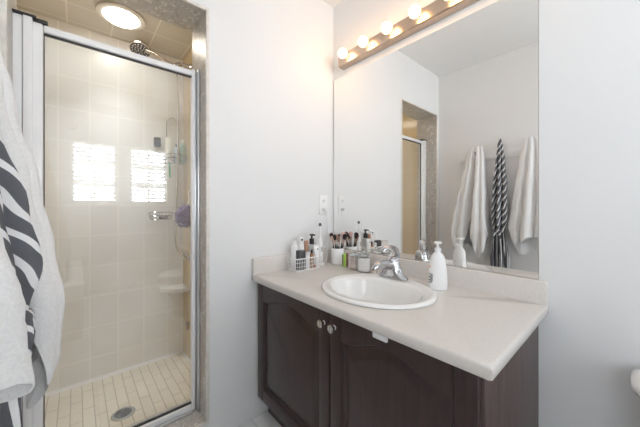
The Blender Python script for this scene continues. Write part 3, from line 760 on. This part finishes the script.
b = B(); lathe(b, (0.110, -0.312, BZ), [(0.0155, 0.0755), (0.0155, 0.092), (0.014, 0.094)], 18); part('lid', b, plain('pale grey plastic', (0.7, 0.7, 0.7), 0.3), t)
t = thing('pump_bottle', 'clear bottle with a black pump at the right of the basket', 'bottle', (0.078, -0.252, BZ), G_BASK)
b = B(); lathe(b, (0.078, -0.252, BZ), [(0.020, 0), (0.021, 0.004), (0.021, 0.115), (0.013, 0.126), (0.011, 0.130)], 22); part('body', b, plain('milky plastic', (0.72, 0.76, 0.76), 0.2, trans=0.3), t)
b = B(); lathe(b, (0.078, -0.252, BZ), [(0.0145, 0.1305), (0.0145, 0.163), (0.006, 0.165), (0.006, 0.178), (0.012, 0.180), (0.012, 0.190)], 18)
box(b, 0.078, 0.106, -0.257, -0.247, BZ + 0.181, BZ + 0.189, 0.002); part('pump', b, BLACK_PLASTIC, t)
t = thing('cream_tube', 'white squeeze tube with a small grey emblem at the basket front', 'tube', (0.112, -0.244, BZ), G_BASK)
b = B(); rs = []
for s, z, k in ((0.013, 0.022, 1.0), (0.018, 0.060, 0.8), (0.022, 0.110, 0.35), (0.023, 0.128, 0.08)):
    rs.append([(0.112 + s * k * math.cos(a), -0.244 + s * math.sin(a), BZ + z) for a in [2 * PI * i / 20 for i in range(20)]])
rings(b, rs); tb = part('tube_body', b, WHITE_PLASTIC, t)
b = B(); prism(b, [(-0.250, BZ + 0.108), (-0.238, BZ + 0.108), (-0.244, BZ + 0.098)], 0.1205, 0.1225, 'YZ'); part('emblem', b, GREY_PLASTIC, tb)
b = B(); lathe(b, (0.112, -0.244, BZ), [(0.013, 0), (0.013, 0.0215)], 16); part('cap', b, WHITE_PLASTIC, t)
for i, (x, y, c, lab) in enumerate(((0.1205, -0.263, (0.45, 0.05, 0.04), 'tiny red pot low in the basket between amber bottle and white tube'),)):
    b = B(); lathe(b, (x, y, BZ), [(0.006, 0), (0.0065, 0.002), (0.0065, 0.018), (0.005, 0.02)], 12); solo('small_pot', b, plain('pot %s' % lab.split()[1], c, 0.3), lab, 'pot', (x, y, BZ), G_BASK)

# electric toothbrush on its charger
tx, ty = 0.074, -0.183
t = thing('charging_base', 'white round charging base under the electric toothbrush', 'charger', (tx, ty, CT))
b = B(); lathe(b, (tx, ty, CT), [(0.026, 0), (0.028, 0.003), (0.027, 0.012), (0.020, 0.018), (0.014, 0.019)], 24); part('base', b, WHITE_PLASTIC, t)
b = B(); tube(b, [(tx - 0.02, ty + 0.01, CT + 0.006), (0.045, -0.115, CT + 0.004), (0.032, -0.085, CT + 0.05), (0.030, -0.080, CT + 0.18), (0.032, -0.078, CT + 0.30), (0.030, -0.085, 1.137)], 0.0022, 6); part('power_cord', b, WHITE_PLASTIC, t)
b = B(); box(b, 0.0092, 0.034, -0.104, -0.081, 1.128, 1.150, 0.004); part('plug', b, WHITE_PLASTIC, t)
t = thing('electric_toothbrush', 'white electric toothbrush standing upright right of the basket', 'toothbrush', (tx, ty, CT + 0.0195))
b = B(); lathe(b, (tx, ty, CT + 0.0195), [(0.015, 0), (0.0165, 0.004), (0.017, 0.06), (0.015, 0.11), (0.011, 0.14), (0.006, 0.146)], 20); hb = part('handle', b, WHITE_PLASTIC, t)
b = B(); box(b, tx + 0.0130, tx + 0.0172, ty - 0.004, ty + 0.004, CT + 0.085, CT + 0.115, 0.001); part('button', b, plain('grey rubber', (0.35, 0.36, 0.38), 0.5), hb)
b = B(); lathe(b, (tx, ty, CT + 0.0195), [(0.006, 0.1465), (0.0055, 0.17), (0.004, 0.20), (0.004, 0.222)], 14); part('brush_neck', b, WHITE_PLASTIC, t)
b = B(); lathe(b, (tx + 0.001, ty, CT + 0.0195 + 0.226), [(0.007, -0.006), (0.007, 0.006)], 14, 'X'); lathe(b, (tx, ty, CT + 0.0195), [(0.0065, 0.2225), (0.0065, 0.235), (0.004, 0.238)], 14); part('brush_head', b, plain('dark bristle', (0.10, 0.10, 0.12), 0.6), t)

# cup of makeup brushes
ux, uy, ur = 0.110, -0.068, 0.041
b = B(); n = 32
rs = [[(ux + r * math.cos(2 * PI * i / n), uy + r * math.sin(2 * PI * i / n), CT + z) for i in range(n)] for r, z in ((ur - 0.004, 0), (ur - 0.001, 0.003), (ur, 0.098), (ur - 0.001, 0.100), (ur - 0.004, 0.098), (ur - 0.005, 0.006))]
rings(b, rs); solo('brush_cup', b, PORCELAIN, 'white cup full of makeup brushes by the mirror corner', 'cup', (ux, uy, CT))
BR = [  # angle, lean, length, head colour, head radius, label
    (2.4, 0.030, 0.170, (0.60, 0.40, 0.33), 0.011, 'makeup brush with tan head leaning left'),
    (3.3, 0.034, 0.182, (0.05, 0.035, 0.03), 0.013, 'makeup brush with wide dark brown head at the left'),
    (4.0, 0.030, 0.160, (0.66, 0.46, 0.39), 0.010, 'makeup brush with short pinkish head at the front left'),
    (4.9, 0.030, 0.176, (0.04, 0.03, 0.03), 0.011, 'makeup brush with black head at the front middle'),
    (5.6, 0.032, 0.166, (0.30, 0.19, 0.15), 0.010, 'makeup brush with brown head at the front right'),
    (0.2, 0.036, 0.184, (0.03, 0.025, 0.025), 0.014, 'makeup brush with large black round head at the right'),
    (1.0, 0.026, 0.188, (0.66, 0.45, 0.42), 0.014, 'makeup brush with fluffy pink head at the back right'),
    (1.8, 0.018, 0.172, (0.08, 0.06, 0.05), 0.009, 'makeup brush with slim dark head at the back'),
]
for k, (a, ln, L_, hc_, hr, lab) in enumerate(BR):
    p0 = Vector((ux + 0.014 * math.cos(a), uy + 0.010 * math.sin(a), CT + 0.008))
    p1 = Vector((ux + ln * math.cos(a), uy + ln * math.sin(a) * 0.8, CT + 0.10))
    d = (p1 - p0).normalized()
    t = thing('makeup_brush', lab, 'brush', p0, 'makeup brushes in the white cup')
    b = B(); axis_lathe(b, p0, p0 + d * (L_ * 0.66), [(0.0025, 0), (0.004, 0.15), (0.0045, 0.7), (0.0035, 1)], 10); part('handle', b, BLACK_PLASTIC, t)
    b = B(); axis_lathe(b, p0 + d * (L_ * 0.662), p0 + d * (L_ * 0.82), [(0.0038, 0), (0.0045, 0.6), (0.006, 1)], 12); part('ferrule', b, plain('rose metal', (0.72, 0.55, 0.48), 0.25, metal=1.0) if k % 2 else SATIN, t)
    b = B(); axis_lathe(b, p0 + d * (L_ * 0.822), p0 + d * (L_ * 0.822 + 0.036), [(0.0058, 0), (hr * 0.8, 0.3), (hr, 0.65), (hr * 0.75, 0.88), (hr * 0.3, 1)], 14); part('bristles', b, plain('bristle', hc_, 0.9, var=0.2, vscale=300), t)

# small coloured tube pouch, two glass jars with lids
t = thing('green_pouch', 'flat clear packet of bright green and brown sticks beside the brush cup', 'packet', (0.198, -0.090, CT))
for i, (c, dx, h) in enumerate((((0.28, 0.30, 0.26), -0.020, 0.070), ((0.42, 0.72, 0.10), -0.008, 0.078), ((0.50, 0.80, 0.16), 0.003, 0.070), ((0.24, 0.10, 0.08), 0.015, 0.082))):
    b = B(); box(b, 0.198 + dx - 0.0054, 0.198 + dx + 0.0054, -0.097, -0.085, CT, CT + h, 0.003); part('stick', b, plain('stick colour %d' % i, c, 0.3), t, label=('grey', 'bright green', 'lime green', 'dark brown')[i] + ' stick')
JG = sheet_glass('jar glass', ior=1.3)
def glass_jar(x, y, r, h, fill, lab, cat, cotton):
    t = thing('glass_jar', lab, 'jar', (x, y, CT))
    n = 28
    b = B(); rs = [[(x + q * math.cos(2 * PI * i / n), y + q * math.sin(2 * PI * i / n), CT + z) for i in range(n)] for q, z in ((r * 0.92, 0), (r, 0.004), (r, h * 0.9), (r * 0.9, h), (r * 0.86, h), (r * 0.95, h * 0.9), (r * 0.95, 0.005))]
    rings(b, rs); part('glass_body', b, JG, t)
    b = B(); lathe(b, (x, y, CT), [(r * 0.90, h + 0.0006), (r * 0.96, h + 0.004), (r * 0.9, h + 0.012), (r * 0.3, h + 0.018), (r * 0.2, h + 0.022), (r * 0.3, h + 0.028), (r * 0.28, h + 0.034), (r * 0.1, h + 0.036)], 24); part('lid', b, CLEAR, t)
    return t
glass_jar(0.283, -0.105, 0.034, 0.075, 0, 'clear lidded jar of cotton swabs left of the cotton pad jar', 'jar', 0)
for i in range(16):
    a = 2.4 * i; rr_ = 0.0055 * math.sqrt(i + 0.5)
    x, y = 0.262 + rr_ * math.cos(a), -0.105 + rr_ * math.sin(a)
    b = B(); lathe(b, (x, y, CT + 0.006), [(0.0018, 0), (0.0028, 0.002), (0.0028, 0.010), (0.0012, 0.013), (0.0012, 0.050), (0.0028, 0.053), (0.0028, 0.061), (0.0015, 0.064)], 8)
    solo('cotton_swab', b, plain('pale pink cotton', (0.86, 0.76, 0.73), 0.8), 'pale cotton swab standing in the clear jar', 'cotton swab', (x, y, CT + 0.006), 'cotton swabs in the clear jar')
glass_jar(0.353, -0.105, 0.036, 0.085, 0, 'clear lidded jar of white cotton pads nearest the faucet', 'jar', 1)
for i in range(11):
    b = B(); z = CT + 0.0062 + i * 0.0064; x, y = 0.353 + random.uniform(-.001, .001), -0.105 + random.uniform(-.001, .001)
    lathe(b, (x, y, z), [(0.0305, 0), (0.0318, 0.0016), (0.0318, 0.0044), (0.0305, 0.006)], 24)
    solo('cotton_pad', b, plain('white cotton', (0.9, 0.9, 0.9), 0.9), 'round white cotton pad stacked in the clear jar', 'cotton pad', (x, y, z), 'cotton pads in the clear jar')

# soap pump bottle right of the faucet
px, py_ = 0.772, -0.118
t = thing('soap_dispenser', 'white pump lotion bottle on the counter right of the faucet', 'bottle', (px, py_, CT))
b = B(); rs = []
ang = math.radians(-40)
for a_, b_, z in ((0.036, 0.024, 0), (0.039, 0.027, 0.004), (0.039, 0.027, 0.03), (0.038, 0.027, 0.065), (0.034, 0.026, 0.105), (0.028, 0.024, 0.138), (0.020, 0.019, 0.152), (0.011, 0.011, 0.160), (0.010, 0.010, 0.164)):
    ring = []
    for i in range(36):
        q = 2 * PI * i / 36; u_, v_ = a_ * math.cos(q), b_ * math.sin(q)
        ring.append((px + u_ * math.cos(-ang) - v_ * math.sin(-ang), py_ + u_ * math.sin(-ang) + v_ * math.cos(-ang), CT + z))
    rs.append(ring)
rings(b, rs); body = part('body', b, WHITE_PLASTIC, t, 60)
b = B(); lathe(b, (px, py_, CT), [(0.0135, 0.1645), (0.0135, 0.178), (0.006, 0.180), (0.0045, 0.196), (0.015, 0.197), (0.016, 0.203), (0.011, 0.2065)], 20)
tube(b, [(px, py_, CT + 0.202), (px + 0.006, py_ - 0.012, CT + 0.203), (px + 0.010, py_ - 0.026, CT + 0.199)], 0.0045, 8); part('pump', b, WHITE_PLASTIC, t)
# dark script mark and orange dot on the left side of the bottle
def on_bottle(q, z):
    prof = [(0.0, .036, .024), (0.004, .039, .027), (0.03, .039, .027), (0.065, .038, .027), (0.105, .034, .026), (0.138, .028, .024)]
    for (za, aa, ba), (zb_, ab, bb) in zip(prof, prof[1:]):
        if za <= z <= zb_:
            k = (z - za) / (zb_ - za); A_, B_ = aa + (ab - aa) * k, ba + (bb - ba) * k; break
    u_, v_ = (A_ + 0.0006) * math.cos(q), (B_ + 0.0006) * math.sin(q)
    return Vector((px + u_ * math.cos(-ang) - v_ * math.sin(-ang), py_ + u_ * math.sin(-ang) + v_ * math.cos(-ang), CT + z))
b = B()
for pts in ([(0.0, 0.066), (0.28, 0.070), (0.5, 0.062), (0.25, 0.056), (0.0, 0.058)], [(0.0, 0.052), (0.3, 0.054), (0.55, 0.050), (0.3, 0.044), (0.05, 0.043)], [(0.1, 0.040), (0.4, 0.041), (0.5, 0.034), (0.2, 0.030), (0.0, 0.034)], [(0.6, 0.068), (0.62, 0.05), (0.6, 0.034)]):
    tube(b, [on_bottle(PI + 0.15 + q, z) for q, z in pts], 0.0013, 6)
part('lettering', b, BLACK_PLASTIC, body, label='dark script lettering')
b = B(); c_ = on_bottle(PI + 0.25, 0.098); sphere(b, c_, 0.004, 10, 8); part('emblem', b, plain('orange print', (0.85, 0.40, 0.10), 0.4), body, label='orange spot')
for z, q0, q1 in ((0.094, 1.25, 1.75), (0.072, 1.2, 1.9), (0.064, 1.3, 1.85)):
    b = B(); tube(b, [on_bottle(q0 + (q1 - q0) * i / 5, z) for i in range(6)], 0.0009, 5)
    part('print_line', b, plain('grey print', (0.45, 0.45, 0.46), 0.5), body)

# ------------------------------------------------------------------ towels on the wall rail
rl = thing('towel_rail', 'white wooden peg rail on the wall behind the towels', 'towel rail', (0.55, OY, 1.62))
b = B(); box(b, 0.21, 0.99, OY, OY + 0.018, 1.585, 1.655, 0.004); part('board', b, TRIM_WHITE, rl)
for x in (0.36, 0.56, 0.76):
    b = B(); tube(b, [(x, OY + 0.015, 1.63), (x, OY + 0.034, 1.632), (x, OY + 0.046, 1.65)], 0.005, 8); sphere(b, (x, OY + 0.047, 1.654), 0.008, 12, 8); part('peg', b, SATIN, rl)

def lerp_tab(tab, x):
    if x <= tab[0][0]: return tab[0][1:]
    for a, c in zip(tab, tab[1:]):
        if x <= c[0]:
            k = (x - a[0]) / (c[0] - a[0]); k = k * k * (3 - 2 * k)
            return tuple(a[i] + (c[i] - a[i]) * k for i in range(1, len(a)))
    return tab[-1][1:]

def towel(bm, prof, hem, folds, amp, seed, n=150, nv=60, rough=0.0025, hem_back=0.0, valleys=()):
    """prof rows: z, x left, x right, y front (largest), y back; hem rows: x fraction 0..1, hem z"""
    prof = sorted(prof); ztop = prof[-1][0]
    rs = []
    for j in range(nv + 1):
        v = j / nv; ring = []
        for i in range(n):
            a = 2 * PI * i / n; ca, sa = math.cos(a), math.sin(a)
            fx_ = 0.5 + 0.5 * math.copysign(abs(ca) ** 0.75, ca)
            zh = lerp_tab(hem, fx_)[0] - hem_back * max(0, -sa)
            z = ztop + (zh - ztop) * v
            xl, xr, yf, yb = lerp_tab(prof, z)
            fy_ = 0.5 + 0.5 * math.copysign(abs(sa) ** 0.8, sa)
            ph = folds * a + seed + 1.3 * math.sin(a * 2 + seed) + 0.5 * v
            k = 1 - amp * (0.25 + 0.75 * v) * (0.5 + 0.5 * math.sin(ph))
            x = xl + (xr - xl) * (0.5 + (fx_ - 0.5) * (0.6 + 0.4 * k)); y = yb + (yf - yb) * (0.5 + (fy_ - 0.5) * k)
            if sa > 0:
                for xf, wd, dp in valleys:
                    y -= dp * (0.25 + 0.75 * min(1.0, v * 1.6)) * math.exp(-((fx_ - xf) / wd) ** 2) * min(1.0, (y - yb) / 0.05)
            p = Vector((x, y, z))
            nn = noise.noise(p * 45 + Vector((seed, 0, 0))) * 0.55 + noise.noise(p * 110) * 0.45
            n2 = noise.noise(p * 9 + Vector((seed * 3, 1, 0)))
            dirv = Vector((ca, sa, 0))
            ring.append(p + dirv * (rough * nn + 0.006 * v * n2))
        rs.append(ring)
    # turn the hem inside so the cloth has thickness
    cxm = sum(p.x for p in rs[-1]) / n; cym = sum(p.y for p in rs[-1]) / n
    for s, dz in ((0.985, -0.004), (0.955, -0.002), (0.93, 0.02), (0.90, 0.09)):
        rs.append([Vector((cxm + (p.x - cxm) * s, cym + (p.y - cym) * s, p.z + dz)) for p in rs[nv]])
    rings(bm, rs)

b = B()
towel(b, [(1.705, 0.315, 0.425, -1.452, -1.485), (1.66, 0.302, 0.432, -1.440, -1.496), (1.55, 0.282, 0.448, -1.424, -1.499), (1.40, 0.255, 0.462, -1.396, -1.499), (1.20, 0.222, 0.482, -1.350, -1.499), (1.05, 0.200, 0.497, -1.318, -1.499), (0.93, 0.183, 0.507, -1.298, -1.499), (0.80, 0.190, 0.497, -1.302, -1.499), (0.70, 0.22, 0.48, -1.325, -1.499)],
      [(0.0, 0.90), (0.16, 0.74), (0.28, 0.80), (0.46, 0.935), (0.60, 0.88), (0.82, 0.70), (0.92, 0.76), (1.0, 0.90)], 4, 0.30, 0.4, hem_back=0.05, valleys=((0.46, 0.09, 0.13), (0.80, 0.05, 0.035), (0.16, 0.05, 0.03)))
solo('bath_towel', b, TERRY_WHITE, 'white terry towel on the peg nearest the shower', 'towel', (0.36, -1.45, 0.72), 'white towels on the peg rail')
b = B()
towel(b, [(1.715, 0.735, 0.835, -1.452, -1.485), (1.66, 0.722, 0.860, -1.444, -1.496), (1.50, 0.695, 0.885, -1.424, -1.499), (1.30, 0.668, 0.905, -1.394, -1.499), (1.15, 0.648, 0.918, -1.372, -1.499), (1.0, 0.628, 0.925, -1.348, -1.499), (0.90, 0.625, 0.920, -1.340, -1.499), (0.75, 0.65, 0.89, -1.345, -1.499)],
      [(0.0, 0.97), (0.18, 0.86), (0.34, 0.875), (0.55, 0.92), (1.0, 0.93)], 4, 0.28, 3.6, hem_back=0.11, valleys=((0.30, 0.06, 0.06), (0.62, 0.07, 0.07)))
solo('bath_towel', b, TERRY_WHITE, 'white terry towel on the peg nearest the camera, right of the striped one', 'towel', (0.77, -1.45, 0.75), 'white towels on the peg rail')
b = B()
towel(b, [(1.745, 0.553, 0.572, -1.452, -1.475), (1.68, 0.542, 0.585, -1.445, -1.492), (1.55, 0.528, 0.600, -1.432, -1.498), (1.33, 0.510, 0.622, -1.400, -1.499), (1.15, 0.508, 0.632, -1.358, -1.499), (1.04, 0.512, 0.632, -1.340, -1.499), (0.97, 0.525, 0.616, -1.358, -1.499), (0.93, 0.532, 0.606, -1.380, -1.495), (0.88, 0.535, 0.603, -1.385, -1.495)],
      [(0.0, 0.95), (0.3, 0.92), (0.5, 0.90), (0.75, 0.94), (1.0, 0.95)], 6, 0.45, 2.6, rough=0.0012, valleys=((0.35, 0.07, 0.05), (0.70, 0.06, 0.06)))
t = thing('striped_wrap', 'charcoal and white striped wrap knotted at the waist, hanging between two white towels', 'wrap', (0.57, -1.45, 0.60))
part('cloth', b, STRIPED, t)
b = B()
towel(b, [(0.955, 0.545, 0.594, -1.396, -1.480), (0.90, 0.530, 0.610, -1.376, -1.496), (0.82, 0.516, 0.626, -1.362, -1.499), (0.72, 0.506, 0.642, -1.358, -1.499), (0.60, 0.500, 0.652, -1.356, -1.499)],
      [(0.0, 0.60), (0.3, 0.62), (0.5, 0.59), (0.75, 0.62), (1.0, 0.60)], 7, 0.45, 1.1, nv=30, rough=0.0012, valleys=((0.5, 0.10, 0.06), (0.22, 0.05, 0.04), (0.8, 0.05, 0.04)))
part('hanging_end', b, STRIPED_DOWN, t)
b = B()
tube(b, [(0.535, -1.385, 0.955), (0.565, -1.368, 0.948), (0.600, -1.382, 0.955), (0.610, -1.43, 0.96)], lambda q: 0.010 + 0.005 * math.sin(PI * q), 10)
tube(b, [(0.565, -1.366, 0.95), (0.552, -1.360, 0.925), (0.548, -1.362, 0.89)], lambda q: 0.009 - 0.003 * q, 8)
tube(b, [(0.570, -1.366, 0.95), (0.590, -1.360, 0.920), (0.596, -1.362, 0.875)], lambda q: 0.009 - 0.003 * q, 8)
part('knot', b, STRIPED, t, label='knotted tie')

# ------------------------------------------------------------------ toilet beside the vanity
to = thing('toilet', 'white toilet against the back wall right of the vanity', 'toilet', (1.56, -0.25, FZ))
TX = 1.565
def rrect(cx_, cy_, hx, hy, z, e=0.28, n=40):
    return [(cx_ + hx * math.copysign(abs(math.cos(2 * PI * i / n)) ** e, math.cos(2 * PI * i / n)), cy_ + hy * math.copysign(abs(math.sin(2 * PI * i / n)) ** e, math.sin(2 * PI * i / n)), z) for i in range(n)]
b = B(); rings(b, [rrect(TX, -0.120, 0.180, 0.085, 0.40, 0.55), rrect(TX, -0.120, 0.190, 0.090, 0.43, 0.55), rrect(TX, -0.120, 0.212, 0.100, 0.650, 0.55)]); part('tank', b, PORCELAIN, to)
b = B(); rings(b, [rrect(TX, -0.125, 0.214, 0.098, 0.6505, 0.6), rrect(TX, -0.125, 0.234, 0.115, 0.660, 0.6), rrect(TX, -0.125, 0.240, 0.120, 0.672, 0.6), rrect(TX, -0.125, 0.236, 0.117, 0.685, 0.6), rrect(TX, -0.125, 0.215, 0.100, 0.695, 0.6), rrect(TX, -0.125, 0.17, 0.065, 0.699, 0.6)]); part('tank_lid', b, PORCELAIN, to, 60)
b = B(); tube(b, [(1.42, -0.214, 0.63), (1.42, -0.235, 0.63), (1.47, -0.24, 0.625)], 0.007, 8); part('flush_lever', b, CHROME, to)
def oval(cy_, hx, hy, z, n=40): return [(TX + hx * math.cos(2 * PI * i / n), cy_ + hy * math.sin(2 * PI * i / n), z) for i in range(n)]
b = B(); rings(b, [oval(-0.33, 0.115, 0.22, FZ), oval(-0.33, 0.11, 0.21, FZ + 0.05), oval(-0.36, 0.10, 0.19, FZ + 0.16), oval(-0.42, 0.15, 0.22, FZ + 0.28), oval(-0.43, 0.185, 0.245, FZ + 0.375), oval(-0.43, 0.185, 0.245, FZ + 0.395)])
box(b, TX - 0.13, TX + 0.13, -0.24, -0.06, FZ + 0.25, 0.3995, 0.02); part('bowl', b, PORCELAIN, to, 60)
b = B(); rings(b, [oval(-0.43, 0.188, 0.245, FZ + 0.3955), oval(-0.43, 0.192, 0.25, FZ + 0.405), oval(-0.43, 0.19, 0.248, FZ + 0.413)]); part('seat', b, WHITE_PLASTIC, to)
b = B(); rings(b, [oval(-0.43, 0.19, 0.248, FZ + 0.4135), oval(-0.43, 0.192, 0.25, FZ + 0.425), oval(-0.43, 0.17, 0.225, FZ + 0.438), oval(-0.43, 0.08, 0.1, FZ + 0.442)]); part('seat_cover', b, WHITE_PLASTIC, to, 60)

# ------------------------------------------------------------------ bath in the alcove (shows in the shower glass)
bt = thing('bathtub', 'white built in bathtub under the added window in the alcove', 'bathtub', (2.25, -1.67, FZ))
b = B()
tx0, tx1, ty0, ty1 = 1.50, LX - 0.002, AY + 0.002, -1.24
tcx, tcy = (tx0 + tx1) / 2, (ty0 + ty1) / 2; hx, hy = (tx1 - tx0) / 2, (ty1 - ty0) / 2
rings(b, [rrect(tcx, tcy, hx - 0.01, hy - 0.008, FZ, 0.06), rrect(tcx, tcy, hx - 0.01, hy - 0.008, 0.46, 0.06), rrect(tcx, tcy, hx, hy, 0.475, 0.06), rrect(tcx, tcy, hx, hy, 0.495, 0.06), rrect(tcx, tcy, hx - 0.01, hy - 0.01, 0.505, 0.06), rrect(tcx, tcy, hx - 0.09, hy - 0.08, 0.505, 0.3), rrect(tcx, tcy, hx - 0.11, hy - 0.10, 0.47, 0.3), rrect(tcx, tcy, hx - 0.18, hy - 0.15, 0.16, 0.35), rrect(tcx, tcy, hx - 0.25, hy - 0.2, 0.13, 0.4)])
part('tub', b, PORCELAIN, bt, 50)
b = B(); lathe(b, (2.0, tcy, 0.1305), [(0.03, 0), (0.028, 0.004)], 18); part('drain', b, CHROME, bt)

for y, lab in ((-1.33, 'small square wall bracket above the window nearer the bathtub'), (-0.40, 'small square wall bracket above the window nearer the mirror wall')):
    b = B(); box(b, LX - 0.008, LX, y - 0.035, y + 0.035, 2.115, 2.185, 0.003); box(b, LX - 0.03, LX - 0.008, y - 0.012, y + 0.012, 2.138, 2.162, 0.003)
    solo('curtain_bracket', b, SATIN, lab, 'bracket', (LX, y, 2.15))
# ------------------------------------------------------------------ blinds on the two windows
for k, (ya, yb) in enumerate(WIN):
    bl_ = thing('window_blind', ['white slatted blind on the window nearer the bathtub', 'white slatted blind on the window nearer the mirror wall'][k], 'blind', (LX + 0.02, (ya + yb) / 2, WZ0), 'white window blinds')
    b = B(); box(b, LX + 0.002, LX + 0.040, ya + 0.004, yb - 0.004, WZ1 - 0.035, WZ1 - 0.002, 0.003); part('headrail', b, WHITE_PLASTIC, bl_)
    N = 15
    for i in range(N):
        z = WZ0 + 0.03 + (WZ1 - 0.05 - WZ0 - 0.03) * i / (N - 1)
        b = B(); tl = 0.012
        prism(b, [(LX - 0.001, z + tl), (LX + 0.020, z + 0.002), (LX + 0.043, z - tl), (LX + 0.043, z - tl + 0.004), (LX + 0.020, z + 0.006), (LX - 0.001, z + tl + 0.004)], ya + 0.006, yb - 0.006, 'XZ')
        part('slat', b, WHITE_PLASTIC, bl_, None)
    b = B()
    for y in (ya + 0.08, yb - 0.08): tube(b, [(LX - 0.004, y, WZ0 + 0.012), (LX - 0.004, y, WZ1 - 0.02)], 0.0012, 5, smooth=False)
    part('ladder_cord', b, WHITE_PLASTIC, bl_)
    b = B(); box(b, LX + 0.004, LX + 0.038, ya + 0.006, yb - 0.006, WZ0 + 0.003, WZ0 + 0.016, 0.002); part('bottom_rail', b, WHITE_PLASTIC, bl_)
